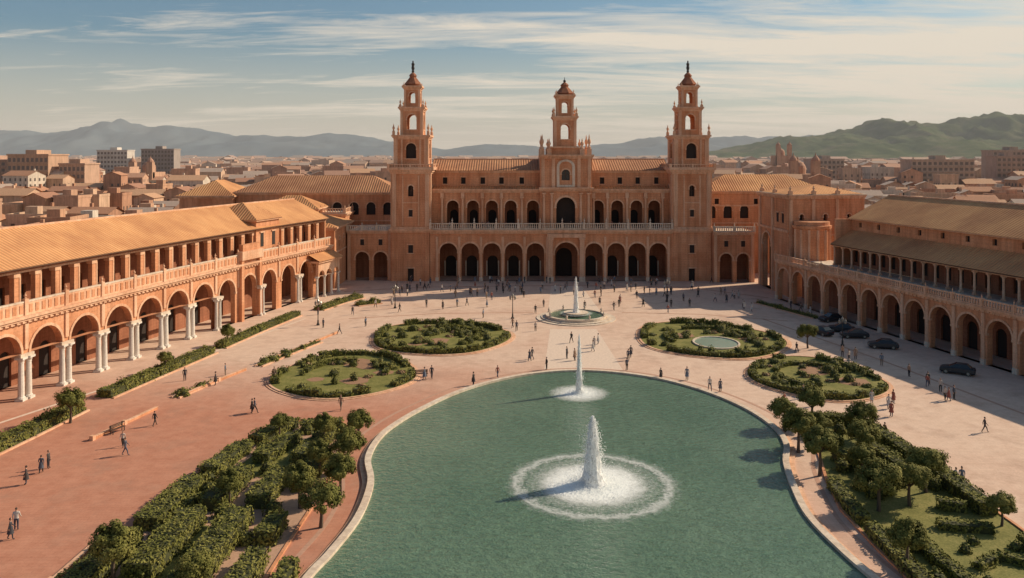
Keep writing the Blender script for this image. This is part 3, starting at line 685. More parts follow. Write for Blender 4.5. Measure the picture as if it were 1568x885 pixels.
def annulus(mb,r0,r1,z0,z1,mat,seg=48,cx=0,cy=0):
    for i in range(seg):
        a=2*PI*i/seg;b_=2*PI*(i+1)/seg
        def p(r,t,z): return (cx+r*math.cos(t),cy+r*math.sin(t),z)
        mb.poly([p(r0,a,z1),p(r1,a,z1),p(r1,b_,z1),p(r0,b_,z1)],mat); mb.poly([p(r1,a,z0),p(r1,b_,z0),p(r1,b_,z1),p(r1,a,z1)],mat); mb.poly([p(r0,a,z0),p(r0,b_,z0),p(r0,b_,z1),p(r0,a,z1)],mat)
annulus(mb,5.0,5.6,0,.75,M_stone); annulus(mb,5.65,6.4,0,.3,M_stone); annulus(mb,6.45,7.3,0,.14,M_stone)
mb.lathe(0,0,[(1.6,0),(1.4,.3),(.7,.5),(.6,.8),(2.2,1.0),(2.3,1.12),(.4,1.1)],24,M_stone)
mb.poly([(5.02*math.cos(2*PI*i/48),5.02*math.sin(2*PI*i/48),.55) for i in range(48)],M_water)
for i in range(8):
    a=2*PI*(i+.5)/8; urn(mb,5.3*math.cos(a),5.3*math.sin(a),.75,.9,M_stone,8,.22)
mb.build('basin',fb)

# ------------------------------------------------------------ vegetation
def leaf_mesh(name,C,Nn,size,mat,parent,loc=(0,0,0),core=None):
    C=np.asarray(C);Nn=np.asarray(Nn);n=len(C)
    Nn=Nn+rng.normal(0,.33,(n,3)); Nn/=np.linalg.norm(Nn,axis=1)[:,None]+1e-9
    R=rng.normal(0,1,(n,3)); U=np.cross(Nn,R); U/=np.linalg.norm(U,axis=1)[:,None]+1e-9; W=np.cross(Nn,U)
    s=size*rng.uniform(.6,1.3,n)[:,None]
    V=np.stack([C-U*s*.5-W*s*.3,C+U*s*.5-W*s*.15,C+U*s*.35+W*s*.4,C-U*s*.35+W*s*.35],1).reshape(-1,3)
    F_=np.arange(4*n).reshape(-1,4)
    mats=[mat]; mi=np.zeros(n,int)
    vl=V.tolist(); fl=F_.tolist(); ml=mi.tolist()
    if core:
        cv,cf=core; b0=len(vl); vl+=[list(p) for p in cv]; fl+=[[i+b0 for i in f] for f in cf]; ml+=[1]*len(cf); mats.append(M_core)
    me=bpy.data.meshes.new(name); me.from_pydata(vl,[],fl)
    for m_ in mats: me.materials.append(m_)
    me.polygons.foreach_set('material_index',ml); me.update()
    o=bpy.data.objects.new(name,me); scene.collection.objects.link(o)
    if parent: o.parent=parent
    o.location=loc; return o
class Veg:
    def __init__(s): s.C=[];s.N=[];s.cv=[];s.cf=[]
    def obb(s,a,b,w,h,z0=0,dens=46,lump=.14):
        ax,ay=a;bx,by=b; L=math.hypot(bx-ax,by-ay); u=np.array([(bx-ax)/L,(by-ay)/L,0]); v=np.array([-u[1],u[0],0]); o=np.array([ax,ay,z0]); k=np.array([0,0,1.])
        faces=[(L*h,lambda p,q:(p*L,w/2,q*h),v),(L*h,lambda p,q:(p*L,-w/2,q*h),-v),(L*w,lambda p,q:(p*L,(q-.5)*w,h),k),(w*h,lambda p,q:(0,(p-.5)*w,q*h),-u),(w*h,lambda p,q:(L,(p-.5)*w,q*h),u)]
        for A,fn,nr in faces:
            n=int(A*dens)
            P=rng.random((n,2))
            for p,q in P:
                x,y,z=fn(p,q); pt=o+u*x+v*y+k*z
                l=mn.noise(Vector((pt[0]*.8,pt[1]*.8,pt[2]*.8)))*lump*2.2+rng.normal(0,.045)
                s.C.append(pt+nr*l); s.N.append(nr)
        i=.12; c=[]
        for z in (0,h-i):
            for x,y in ((i,-w/2+i),(L-i,-w/2+i),(L-i,w/2-i),(i,w/2-i)): c.append(tuple(o+u*x+v*y+k*z))
        b0=len(s.cv); s.cv+=c; s.cf+=[[b0+j for j in f] for f in ((4,5,6,7),(0,1,5,4),(1,2,6,5),(2,3,7,6),(3,0,4,7))]
    def path(s,P,w,h,**k):
        for a,b in zip(P[:-1],P[1:]): s.obb(a,b,w,h,**k)
    def bush(s,x,y,r,h,z0=0,dens=38):
        n=int(3*PI*r*max(r,h)*dens*.7)+10
        D=rng.normal(0,1,(n,3)); D[:,2]=np.abs(D[:,2]); D/=np.linalg.norm(D,axis=1)[:,None]
        for d in D:
            q=1+.5*mn.noise(Vector((d[0]*1.7+x,d[1]*1.7+y,d[2]*1.7)))
            rr=q*rng.uniform(.86,1.04)
            s.C.append(np.array([x+d[0]*r*rr,y+d[1]*r*rr,z0+d[2]*h*rr])); s.N.append(d)
        b0=len(s.cv); sgm=8
        for lv,(kr,kz) in enumerate(((.8,0),(.75,.42),(.42,.72))):
            for i in range(sgm): s.cv.append((x+r*kr*math.cos(i*PI/4),y+r*kr*math.sin(i*PI/4),z0+h*kz))
        for lv in range(2):
            for i in range(sgm):
                j=(i+1)%sgm; s.cf.append([b0+lv*8+i,b0+lv*8+j,b0+lv*8+8+j,b0+lv*8+8+i])
        s.cf.append([b0+16+i for i in range(8)])
    def make(s,name,size,mat,parent=None,loc=(0,0,0)):
        return leaf_mesh(name,s.C,s.N,size,mat,parent,loc,(s.cv,s.cf))
def tree_mesh(seed,R=1.6,H=4.2,sq=.85):
    r=np.random.default_rng(seed); C=[];Nn=[]; mb=MB()
    def limb(p,q,ra,rb):
        p=Vector(p);q=Vector(q); d=(q-p).normalized(); s1=d.orthogonal().normalized(); s2=d.cross(s1); A=[];B_=[]
        for i in range(6):
            a=i*PI/3; o=s1*math.cos(a)+s2*math.sin(a); A.append(p+o*ra); B_.append(q+o*rb)
        for i in range(6): j=(i+1)%6; mb.poly([A[i],A[j],B_[j],B_[i]],M_bark)
    th=H-R*sq*1.75
    limb((0,0,0),(.06,.04,th*.6),.17,.13); limb((.06,.04,th*.6),(.02,0,th+.25),.13,.10)
    cz=H-R*sq
    for k in range(58):
        d=r.normal(0,1,3); d/=np.linalg.norm(d); 
        if d[2]<-.55: d[2]*=-.5
        rr=r.uniform(.62,.88) if k>12 else r.uniform(.1,.5)
        c=np.array([d[0]*R*rr,d[1]*R*rr,cz+d[2]*R*sq*rr])
        if k%6==0: limb((.02,0,th+.1),tuple(c),.07,.025)
        cr=r.uniform(.30,.48)*R*.66
        n=int(80+110*cr)
        E=r.normal(0,1,(n,3)); E/=np.linalg.norm(E,axis=1)[:,None]; 
        C.append(c+E*cr*(r.random(n)[:,None]**.3)); Nn.append(E*.8+d*.7+np.array([0,0,.3]))
    C=np.concatenate(C);Nn=np.concatenate(Nn)
    n=len(C); Nn=Nn+r.normal(0,.3,(n,3)); Nn/=np.linalg.norm(Nn,axis=1)[:,None]
    Q=r.normal(0,1,(n,3)); U=np.cross(Nn,Q); U/=np.linalg.norm(U,axis=1)[:,None]; W=np.cross(Nn,U); s=.2*r.uniform(.6,1.3,n)[:,None]
    V=np.stack([C-U*s*.5,C-W*s*.3,C+U*s*.5,C+W*s*.3],1).reshape(-1,3)
    li=mb.mi(M_leaf); b0=len(mb.v); mb.v+=V.tolist(); mb.f+=[(b0+4*i,b0+4*i+1,b0+4*i+2,b0+4*i+3) for i in range(n)]; mb.m+=[li]*n; mb.uv+=[(0,0)]*(4*n)
    me=bpy.data.meshes.new('orange_tree'); me.from_pydata(mb.v,[],mb.f)
    for m_ in mb.mats: me.materials.append(m_)
    me.polygons.foreach_set('material_index',mb.m); return me
TM=[tree_mesh(11),tree_mesh(12,1.75,4.0,.8),tree_mesh(13,1.5,4.2,.92),tree_mesh(14,1.7,3.8,.78)]
def tree(x,y,s=1.0):
    o=bpy.data.objects.new('orange_tree',random.choice(TM)); scene.collection.objects.link(o); o.location=(x,y,0.02)
    o.rotation_euler=(0,0,random.uniform(0,6.28)); o.scale=(s*random.uniform(.95,1.1),s*random.uniform(.95,1.1),s); return o
for x,y,s in [(-15.7,83.5,.98),(-15.5,77.4,1.0),(-15.0,71.2,.96),(-15.4,65.8,1.02),(-18.0,69.3,.95),(-19.4,84.5,.8),(-18.0,76.5,.8),(-24.2,70,.75),(-27.8,57.0,1.05),(-21.5,55.6,.8),(-24.6,86.5,.65),
    (-49.5,91.5,1.0),(-48,113,.7),(-44.9,129,.8)]: tree(x,y,s)
for x,y,s in [(29.6,88.6,.98),(33.2,90.2,1.1),(37.0,86.6,1.05),(28.9,82.4,1.08),(34.8,81,1.0),(28.8,76.4,1.12),(30.9,68.8,1.15),(34.0,69.8,1.0),(36.8,72.6,1.08),(32.6,76,.85),(31.6,84,.9),(28.6,59.0,.9),(39.6,66.0,.75),(46.0,127,1.0)]: tree(x,y,s)

M_gravel=plain('gravel_path',(.50,.31,.21),.95)
def garden(name,outline,hedges,bushes,lawn=M_grass,lawns=()):
    root=empty(name,(0,0,0)); mb=MB(); mb.poly([(p[0],p[1],.05) for p in outline],lawn)
    for q in lawns: mb.poly([(p[0],p[1],.09) for p in q],M_grass)
    mb.build('lawn',root)
    k=len(outline); kb=MB()
    for i in range(k):
        a=outline[i];b_=outline[(i+1)%k]; f=Fr(a,b_); fbox(kb,f,-.1,f.len+.1,-.13,.13,0,.16+.002*(i%2),M_brick)
    kb.build('kerb',root)
    v=Veg()
    for hd in hedges: v.path(hd[0],hd[1],hd[2])
    v.make('hedge',.2,M_leaf2,root)
    v=Veg()
    for bs in bushes: v.bush(*bs)
    if bushes: v.make('shrubs',.19,M_leaf,root)
    return root
LG=[(-31,50),(-17.6,50),(-17.3,62),(-17.0,70),(-17.0,77),(-17.2,84),(-17.8,90),(-20,93),(-25,91.6),(-28.6,84),(-30,72)]
hl=[([(-29.8,53),(-29.5,63)],2.2,1.35),([(-29.2,65),(-28.7,74)],2.1,1.2),([(-28.3,76),(-27.2,83)],1.9,1.1),([(-26.6,84.5),(-24.2,90.4)],1.8,1.1),
    ([(-26.2,57),(-25.9,66.5)],2.1,1.5),([(-25.4,68.5),(-24.9,76)],1.9,1.3),([(-24.4,79),(-22.8,85.5)],1.8,1.2),
    ([(-22.4,54),(-22.2,66.5)],2.2,1.5),([(-21.6,69),(-21.3,75.5)],2.0,1.3),([(-20.6,79),(-19.4,87)],1.8,1.2),
    ([(-18.8,51),(-18.7,60)],1.6,1.3),([(-19.0,62.5),(-18.9,66)],1.7,1.2),([(-18.9,72.5),(-18.4,81)],1.5,1.1),
    ([(-16.0,50),(-15.9,58.8)],1.3,1.1),([(-23.0,89),(-18.6,89.6)],1.5,1.1),([(-29.0,50.5),(-20.5,50.7)],1.6,1.1),([(-28.0,67),(-27.2,71)],.9,.8)]
bl=[(-22,88,.8,1.2,.05),(-19,78,.8,1.3,.05),(-23,77,.9,1.2,.05),(-27,72.5,.8,1.1,.05),(-25,82,.8,1.3,.05),(-19.8,68,.9,1.4,.05),(-24,67.5,.8,1.2,.05),(-27.5,64,.9,1.3,.05),(-27.8,75,.7,1.0,.05),(-24.1,61,.6,1.0,.05),(-20.6,63,.7,1.1,.05),(-18.2,87.6,.8,1.2,.05),(-26.2,86.7,.7,1.0,.05),(-25.6,55.4,.9,1.3,.05)]
garden('parterre_garden',LG,hl,bl,lawn=M_gravel,lawns=[[(-28,54),(-24.5,54),(-24.5,66),(-28,66)],[(-26.8,76),(-22,76),(-20.5,86),(-25,86)]])
RG=[(31.2,93),(37.8,93),(40.2,86),(40.8,66),(40.6,50),(28.4,50),(27.8,62),(27.8,69),(29.2,76),(30.8,82),(31.2,88)]
hr=[([(35,91.5),(38.3,90)],1.4,1.2),([(38.6,89),(39.4,78)],1.6,1.2),([(39.5,77.5),(39.6,67.8)],1.7,1.2),([(39.6,63),(39.2,51)],1.3,.9),
    ([(36.4,84.5),(37.0,75.5)],1.4,1.0),([(31.9,80.5),(33.6,76.5)],1.4,1.2),([(31.5,87.5),(33.6,84)],1.3,1.1),([(33.4,75),(31.6,71)],1.4,1.1),([(31.6,65.5),(31.2,60),(32.0,54)],1.1,.8),
    ([(34.2,65.6),(38.2,64.8)],1.0,.7),([(33.6,59),(36.0,60.5),(38,59.5)],.8,.6),([(34,55),(37.6,54.4)],.8,.6),([(36.2,69.4),(38.2,68.6)],1.0,.9),([(28.9,73.5),(28.4,66)],1.2,.9),([(28.5,65),(28.7,52)],1.2,.9)]
brr=[(32.5,87.6,.8,1.2,.05),(35.4,88.2,.8,1.2,.05),(34.6,78,.9,1.3,.05),(31.4,77.6,.8,1.2,.05),(33,72.5,.9,1.4,.05),(38,73.5,.8,1.1,.05),(32.2,83.5,.8,1.1,.05),(37.4,79.8,.8,1.3,.05),(35,74,.9,1.3,.05),(31.2,73.4,.7,1.0,.05),(35.6,63,.5,.6,.05),(34.2,61.6,.45,.6,.05),(36.8,56.8,.5,.6,.05),(33.4,57.2,.5,.6,.05),(38.2,62,.5,.7,.05),(37.6,86,.7,1.0,.05),(30.0,62,.8,1.1,.05),(29.8,57,.7,1.0,.05)]
garden('parterre_garden',RG,hr,brr)

def bed(cx,cy,rx,ry,seed,pond=None,dens=26):
    r=random.Random(seed); root=empty('round_garden_bed',(cx,cy,0)); n=56
    O=[((rx*(1+.06*math.sin(3*2*PI*i/n+seed)))*math.cos(2*PI*i/n),(ry*(1+.06*math.cos(2*2*PI*i/n+seed)))*math.sin(2*PI*i/n)) for i in range(n)]
    mb=MB(); mb.poly([(p[0],p[1],.10) for p in O],M_grass); mb.build('lawn',root)
    kb=MB()
    for sc0,sc1,z in ((1.0,1.03,.17),(1.031,1.06,.08)):
        for i in range(n):
            a=O[i];b_=O[(i+1)%n]
            kb.poly([(a[0]*sc0,a[1]*sc0,z),(a[0]*sc1,a[1]*sc1,z),(b_[0]*sc1,b_[1]*sc1,z),(b_[0]*sc0,b_[1]*sc0,z)],M_trim)
            kb.poly([(a[0]*sc1,a[1]*sc1,0),(b_[0]*sc1,b_[1]*sc1,0),(b_[0]*sc1,b_[1]*sc1,z),(a[0]*sc1,a[1]*sc1,z)],M_trim)
    if pond:
        px,py,pr,pq=pond
        kb.poly([(px+pr*math.cos(2*PI*i/24),py+pq*math.sin(2*PI*i/24),.16) for i in range(24)],M_pond)
        for i in range(24):
            t0=2*PI*i/24;t1=2*PI*(i+1)/24
            P=[(px+q*pr*math.cos(t),py+q*pq*math.sin(t)) for q,t in ((1,t0),(1.08,t0),(1.08,t1),(1,t1))]
            kb.hexa([(*p,.0) for p in P]+[(*p,.3) for p in P],M_stone)
    for k in range(6):
        a=r.uniform(0,6.28); d=r.uniform(.2,.6); x=rx*d*math.cos(a); y=ry*d*math.sin(a); q=r.uniform(1,2.2)
        if pond and math.hypot((x-pond[0])/1.3,y-pond[1])<pond[2]+q: continue
        kb.poly([(x+q*math.cos(2*PI*i/14)*(1+.2*math.sin(i*2)),y+q*math.sin(2*PI*i/14),.104+.004*k) for i in range(14)],M_soil)
    kb.build('kerb',root)
    v=Veg()
    gaps=[r.randrange(n) for _ in range(4)]
    for i in range(n):
        if any((i-g)%n<3 for g in gaps): continue
        a=O[i];b_=O[(i+1)%n]; v.obb((a[0]*.93,a[1]*.93),(b_[0]*.93,b_[1]*.93),r.uniform(.7,1.2),r.uniform(.45,.95),.08,dens=30)
    for k in range(3):
        a0=r.uniform(0,6.28); pts=[(rx*.58*math.cos(a0+t*.3),ry*.58*math.sin(a0+t*.3)) for t in range(5)]
        if pond and any(abs(p[0]-pond[0])<pond[2]+.6 and abs(p[1]-pond[1])<pond[3]+.6 for p in pts): continue
        v.path(pts,.8,.6,z0=.08,dens=30)
    v.make('hedge',.21,M_leaf2,root)
    for part,mt,nn in (('shrubs',M_leaf,dens//2),('light_shrubs',M_leafl,dens//3),('flowers',M_flower,8)):
        v=Veg()
        for k in range(nn):
            a=r.uniform(0,6.28); d=math.sqrt(r.uniform(.02,.8)); x=rx*.9*d*math.cos(a); y=ry*.9*d*math.sin(a)
            if pond and ((x-pond[0])/(pond[2]+1))**2+((y-pond[1])/(pond[3]+1))**2<1: continue
            if part=='flowers': v.bush(x,y,r.uniform(.4,.8),.35,.08,dens=30)
            else: v.bush(x,y,r.uniform(.4,1.1),r.uniform(.4,1.3),.08,dens=26)
        v.make(part,.2,mt,root)
    return root
M_leafl=foliage('leaves_light',(.15,.155,.045),(.23,.22,.07),(.30,.27,.10)); M_flower=foliage('flowers',(.20,.16,.06),(.36,.20,.12),(.46,.36,.22))
m,nt,b=newmat('pond_water'); b.inputs['Base Color'].default_value=(.24,.34,.28,1); b.inputs['Roughness'].default_value=.15
bump(nt,b,noise(nt,objcoord(nt),3,2),.3,.05); M_pond=m
bed(-12.0,134.5,11.3,12.3,1,dens=60); bed(32,133.5,11.6,13,2,pond=(.5,-3.5,3.4,4.0),dens=54)
bed(-22.8,112,9.6,11,3,dens=20); bed(41,110.5,8.6,10.6,4,dens=26)
def strip(name,pts,w,h,nb=0):
    root=empty(name,(0,0,0)); v=Veg(); v.path(pts,w,h,dens=34)
    for i in range(nb):
        k=random.randrange(len(pts)-1); t=random.random(); x=pts[k][0]*(1-t)+pts[k+1][0]*t; y=pts[k][1]*(1-t)+pts[k+1][1]*t
        v.bush(x+random.uniform(-.6,.6),y,random.uniform(.6,1.1),h+random.uniform(.1,.7),0,26)
    v.make('foliage',.22,M_leaf2,root)
    mb=MB()
    for a,b_ in zip(pts[:-1],pts[1:]):
        f=Fr(a,b_); fbox(mb,f,-.1,f.len+.1,w/2+.25,w/2+.5,0,.18,M_trim); fbox(mb,f,-.1,f.len+.1,-w/2-.5,-w/2-.25,0,.18,M_trim)
    mb.build('kerb',root)
strip('clipped_hedge',[(-53.4,76),(-52,87),(-51.1,96)],2.0,1.1,8)
strip('clipped_hedge',[(-50.5,101),(-48.6,111),(-46,124)],2.0,1.0,10)
strip('clipped_hedge',[(-45.5,127),(-43.2,140),(-40.4,153)],1.6,.9,6)
strip('clipped_hedge',[(-37.5,158),(-35,166),(-32,172)],1.8,.8,6)
strip('clipped_hedge',[(-31,163),(-27,166)],1.6,.7,4)
strip('clipped_hedge',[(50,166),(53,158),(56,150)],1.0,.5,3)
strip('low_planting',[(-36,116),(-33.5,124),(-31,131)],.5,.4,5)
strip('low_planting',[(-41.6,101),(-39.6,108)],.4,.35,3)
def lowwall(P):
    root=empty('low_garden_wall',(0,0,0)); mb=MB()
    for a,b_ in zip(P[:-1],P[1:]):
        f=Fr(a,b_); fbox(mb,f,0,f.len,-.14,.14,0,.28,M_brick); fbox(mb,f,-.05,f.len+.05,-.18,.18,.28,.35,M_trim)
        fbox(mb,f,-.22,.22,-.22,.22,0,.5,M_trim)
    mb.build('wall_body',root)
lowwall([(-44.2,86),(-43.2,91),(-42,96.5)]); lowwall([(-40.8,102),(-39,108.5),(-37.2,114)]); lowwall([(-34.6,121),(-32,130),(-29.5,138)])
lowwall([(-32.2,57),(-31.9,66)])
v=Veg()
for (x,y) in ((-100,245),(-97,248),(-104,250),(112,250),(116,254),(121,248),(170,300),(176,305),(183,302),(190,310),(-190,330),(155,262),(160,268),(250,430),(262,440),(240,425),(330,520),(345,530),(-330,470)):
    v.bush(x,y,random.uniform(4,7),random.uniform(9,13),0,1.2)
v.make('distant_trees',1.5,M_leaf3)

# ------------------------------------------------------------ city
def haze_tint(c,k,h=(.54,.42,.35)): return tuple(c[i]*(1-k)+h[i]*k for i in range(3))  # aerial haze painted into base colours by mixing towards a pale tone
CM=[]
for k in (0.05,.22,.45):  # near, middle and far city, each with more haze in its colours
    CM.append(dict(walls=[masonry('city_wall',*[haze_tint(tuple(x*q for x in c),k) for q in (.75,1,1.1)],courses=False) for c in ((.62,.36,.23),(.68,.46,.32),(.74,.64,.53),(.52,.28,.18),(.66,.40,.27))],
      roofs=[plain('city_roof',haze_tint(c,k),.9,var=.5) for c in ((.58,.28,.155),(.47,.23,.14),(.66,.38,.22),(.48,.36,.29))], win=plain('city_window',haze_tint((.08,.06,.05),k),.5)))
def cbuild(mb,x,y,w,d,h,ang,K,R,win=True,flat=None):
    ca,sa=math.cos(ang),math.sin(ang)
    def P(a,b_,z): return (x+ca*a-sa*b_,y+sa*a+ca*b_,z)
    wm=R.choice(K['walls']); rm=R.choice(K['roofs']); w/=2;d/=2
    c=[P(-w,-d,0),P(w,-d,0),P(w,d,0),P(-w,d,0),P(-w,-d,h),P(w,-d,h),P(w,d,h),P(-w,d,h)]
    for q in ((0,1,5,4),(1,2,6,5),(2,3,7,6),(3,0,4,7)): mb.poly([c[i] for i in q],wm)
    o=.5
    if flat is None: flat=R.random()<.42
    if flat:
        mb.poly(c[4:],rm)
        e=.35
        for (a0,b0,a1,b1) in ((-w-.1,-d-.1,w+.1,-d+e),(-w-.1,d-e,w+.1,d+.1),(-w-.1,-d+e,-w+e,d-e),(w-e,-d+e,w+.1,d-e)):
            mb.hexa([P(a0,b0,h),P(a1,b0,h),P(a1,b1,h),P(a0,b1,h),P(a0,b0,h+.9),P(a1,b0,h+.9),P(a1,b1,h+.9),P(a0,b1,h+.9)],wm)
        if R.random()<.7:
            q=R.uniform(-w*.4,w*.4); mb.hexa([P(q-1.6,-1.5,h+.01),P(q+1.6,-1.5,h+.01),P(q+1.6,1.5,h+.01),P(q-1.6,1.5,h+.01),P(q-1.6,-1.5,h+2.6),P(q+1.6,-1.5,h+2.6),P(q+1.6,1.5,h+2.6),P(q-1.6,1.5,h+2.6)],wm)
    else:
        r=h+min(w,d)*.42
        if w>=d: A,B_=P(-w,0,r),P(w,0,r); mb.poly([P(-w-o,-d-o,h-.1),P(w+o,-d-o,h-.1),P(w+o,0,r),P(-w-o,0,r)],rm); mb.poly([P(-w-o,d+o,h-.1),P(w+o,d+o,h-.1),P(w+o,0,r),P(-w-o,0,r)],rm); mb.poly([c[4],c[7],A],wm); mb.poly([c[5],c[6],B_],wm)
        else: A,B_=P(0,-d,r),P(0,d,r); mb.poly([P(-w-o,-d-o,h-.1),P(-w-o,d+o,h-.1),P(0,d+o,r),P(0,-d-o,r)],rm); mb.poly([P(w+o,-d-o,h-.1),P(w+o,d+o,h-.1),P(0,d+o,r),P(0,-d-o,r)],rm); mb.poly([c[4],c[5],A],wm); mb.poly([c[7],c[6],B_],wm)
        if R.random()<.6:
            q=R.uniform(-w*.6,w*.6); mb.hexa([P(q-.4,-.4+d*.3,h),P(q+.4,-.4+d*.3,h),P(q+.4,.4+d*.3,h),P(q-.4,.4+d*.3,h),P(q-.4,-.4+d*.3,r+1),P(q+.4,-.4+d*.3,r+1),P(q+.4,.4+d*.3,r+1),P(q-.4,.4+d*.3,r+1)],wm)
    if win:
        fl=int((h-1)/3.1)
        for side in range(4):
            if side in (2,): continue
            ln=w if side in(0,2) else d; nw=int(ln*2/2.8)
            for f in range(fl):
                for i in range(nw):
                    if R.random()<.12: continue
                    q=-ln+(i+.5)*2*ln/nw; z=1.3+f*3.1; e=.04
                    if side==0: pts=[P(q-.5,-d-e,z),P(q+.5,-d-e,z),P(q+.5,-d-e,z+1.5),P(q-.5,-d-e,z+1.5)]
                    elif side==1: pts=[P(w+e,q-.5,z),P(w+e,q+.5,z),P(w+e,q+.5,z+1.5),P(w+e,q-.5,z+1.5)]
                    else: pts=[P(-w-e,q-.5,z),P(-w-e,q+.5,z),P(-w-e,q+.5,z+1.5),P(-w-e,q-.5,z+1.5)]
                    if z>5: mb.poly(pts,K['win'])
R=random.Random(5); mb=MB(); cnt=0
y=236.0
while y<4300:
    sp=10.5+ (y-236)*.011 + (6 if y>1200 else 0)
    x=-(y*.72+70)
    while x<y*.72+70:
        sx=sp*R.uniform(.75,1.45)
        jx=x+sx/2; jy=y+R.uniform(-.3,.3)*sp
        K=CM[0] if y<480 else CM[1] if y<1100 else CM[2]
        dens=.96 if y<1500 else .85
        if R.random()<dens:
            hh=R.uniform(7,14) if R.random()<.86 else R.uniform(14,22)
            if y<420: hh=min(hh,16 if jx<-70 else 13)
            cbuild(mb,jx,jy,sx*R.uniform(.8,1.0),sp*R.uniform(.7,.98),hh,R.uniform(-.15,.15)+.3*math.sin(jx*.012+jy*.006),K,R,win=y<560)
            cnt+=1
        x+=sx
    y+=sp*R.uniform(.95,1.2)
for (xa,xb) in ((-200,-92),(104,200)):
    yy=110
    while yy<232:
        xx=xa
        while xx<xb:
            if (xa<0) or xx>104: cbuild(mb,xx+7,yy+6,R.uniform(9,13),R.uniform(9,12),R.uniform(8,15) if xa<0 and yy>150 else R.uniform(7,11),R.uniform(-.2,.2),CM[0],R)
            xx+=13
        yy+=13
mb.build('city_buildings')
def slab(name,x0,x1,y,d,h,col,fl,bays,k=.3):
    mt=masonry('facade',*[haze_tint(tuple(c*q for c in col),k) for q in (.8,1,1.1)],courses=False)  # facade colour carries painted distance haze
    root=empty(name,((x0+x1)/2,y,0)); mb=MB(); cx=(x0+x1)/2; w=x1-x0
    mb.box(x0,x1,y,y+d,0,h,mt); mb.box(x0-.4,x1+.4,y-.4,y+d+.4,h,h+.8,mt); mb.box(cx-3,cx+3,y+3,y+d-3,h+.8,h+3,mt)
    fh=h/fl
    for f in range(fl):
        for i in range(bays):
            q=x0+(i+.5)*w/bays; z=f*fh+.8
            mb.box(q-w/bays*.3,q+w/bays*.3,y-.1,y-.02,z,z+fh*.5,CM[1]['win'])
        mb.box(x0-.1,x1+.1,y-.6,y-.12,f*fh-.1,f*fh+.15,mt)
    o=mb.build('body',root); o.location=(-cx,-y,0)
slab('apartment_block',-356,-330,700,14,34,(.80,.76,.70),9,9)
slab('apartment_block',-318,-290,700,14,35,(.36,.32,.30),10,10)
slab('apartment_block',235,272,480,14,27,(.60,.44,.34),8,12)
slab('apartment_block',330,362,560,14,33,(.54,.40,.32),10,10)
slab('apartment_block',300,318,505,12,29,(.52,.36,.28),9,6)
slab('apartment_block',-272,-250,440,20,30,(.60,.38,.26),7,9,.1)
slab('apartment_block',-247,-233,445,16,25,(.60,.39,.28),6,6,.1)
slab('apartment_block',-300,-276,450,16,27,(.56,.36,.27),8,8,.1)
slab('apartment_block',205,228,560,14,27,(.56,.44,.36),8,8)
slab('apartment_block',392,430,640,14,34,(.58,.46,.39),9,12)
def church(x,y,h):
    root=empty('church',(x,y,0)); mb=MB(); mb.box(-8,8,-10,10,0,h*.6,CM[1]['walls'][0]); 
    for sx in (-6,6):
        mb.box(sx-2,sx+2,-11,-7,0,h*.82,CM[1]['walls'][0]); mb.lathe(sx,-9,[(2.3,0),(2.3,.5),(1.9,1.4),(.8,2.6),(.3,3.2),(.05,4.5)],10,CM[1]['roofs'][1],cz=h*.82)
    mb.lathe(0,2,[(4.5,0),(4.5,3),(4.2,4.5),(3,6.3),(1,7.3),(.6,8),(.6,8.8),(.05,9.8)],16,CM[1]['walls'][3],cz=h*.6)
    mb.build('church_body',root)
church(158,450,33); church(-250,560,31); church(290,880,50)

# ------------------------------------------------------------ hills
def hills(name,crest,Yc,Yn,Yf,mat,nx,seed,amp,fs):
    xs=np.array([(p[0]-784)/1250*Yc for p in crest]); hs=np.array([(238-p[1])/1250*Yc+30 for p in crest])
    X=np.linspace(xs[0],xs[-1],nx); rows=54; V=[];Fc=[]
    for j in range(rows):
        t=j/(rows-1); Y=Yn+(Yf-Yn)*t; tc=(Yc-Yn)/(Yf-Yn)
        pr=(t/tc)**1.1 if t<tc else max(0,1-((t-tc)/(1-tc))**1.5)
        for x in X:
            h=np.interp(x,xs,hs)*pr
            n_=0; wsum=0
            for o in range(6):
                f=2**o; a_=.6**o; n_+=(1-abs(mn.noise(Vector((x*fs*f+seed,Y*fs*f*.8,seed))))*2.2)*a_; wsum+=a_
            n_/=wsum
            h=h*(1+(n_-.55)*amp*(1 if t<tc*.9 else .55))
            V.append((x,Y,h-4))
    for j in range(rows-1):
        for i in range(nx-1): a=j*nx+i; Fc.append((a,a+1,a+nx+1,a+nx))
    me=bpy.data.meshes.new(name); me.from_pydata(V,[],Fc); me.materials.append(mat); me.polygons.foreach_set('use_smooth',[True]*len(Fc))
    o=bpy.data.objects.new(name,me); scene.collection.objects.link(o)
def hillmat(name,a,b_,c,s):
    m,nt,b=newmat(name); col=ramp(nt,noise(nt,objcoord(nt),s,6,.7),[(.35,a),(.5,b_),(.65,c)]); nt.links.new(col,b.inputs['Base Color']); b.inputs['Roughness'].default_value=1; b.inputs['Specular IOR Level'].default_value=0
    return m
hills('distant_mountains',[(-500,206),(-200,198),(0,201),(60,205),(110,199),(180,188),(230,195),(290,200),(350,206),(400,202),(450,208),(500,204),(560,210),(620,220),(680,229),(740,219),(800,224),(860,225),(930,221),(980,213),(1040,206),(1100,209),(1200,210),(1400,200),(2000,195)],6500,5200,8600,hillmat('mountain_haze_tint',(.07,.11,.15),(.095,.135,.17),(.13,.16,.185),.0022),420,3.1,.8,.0013)  # mountain colours are blue from distance haze painted into them
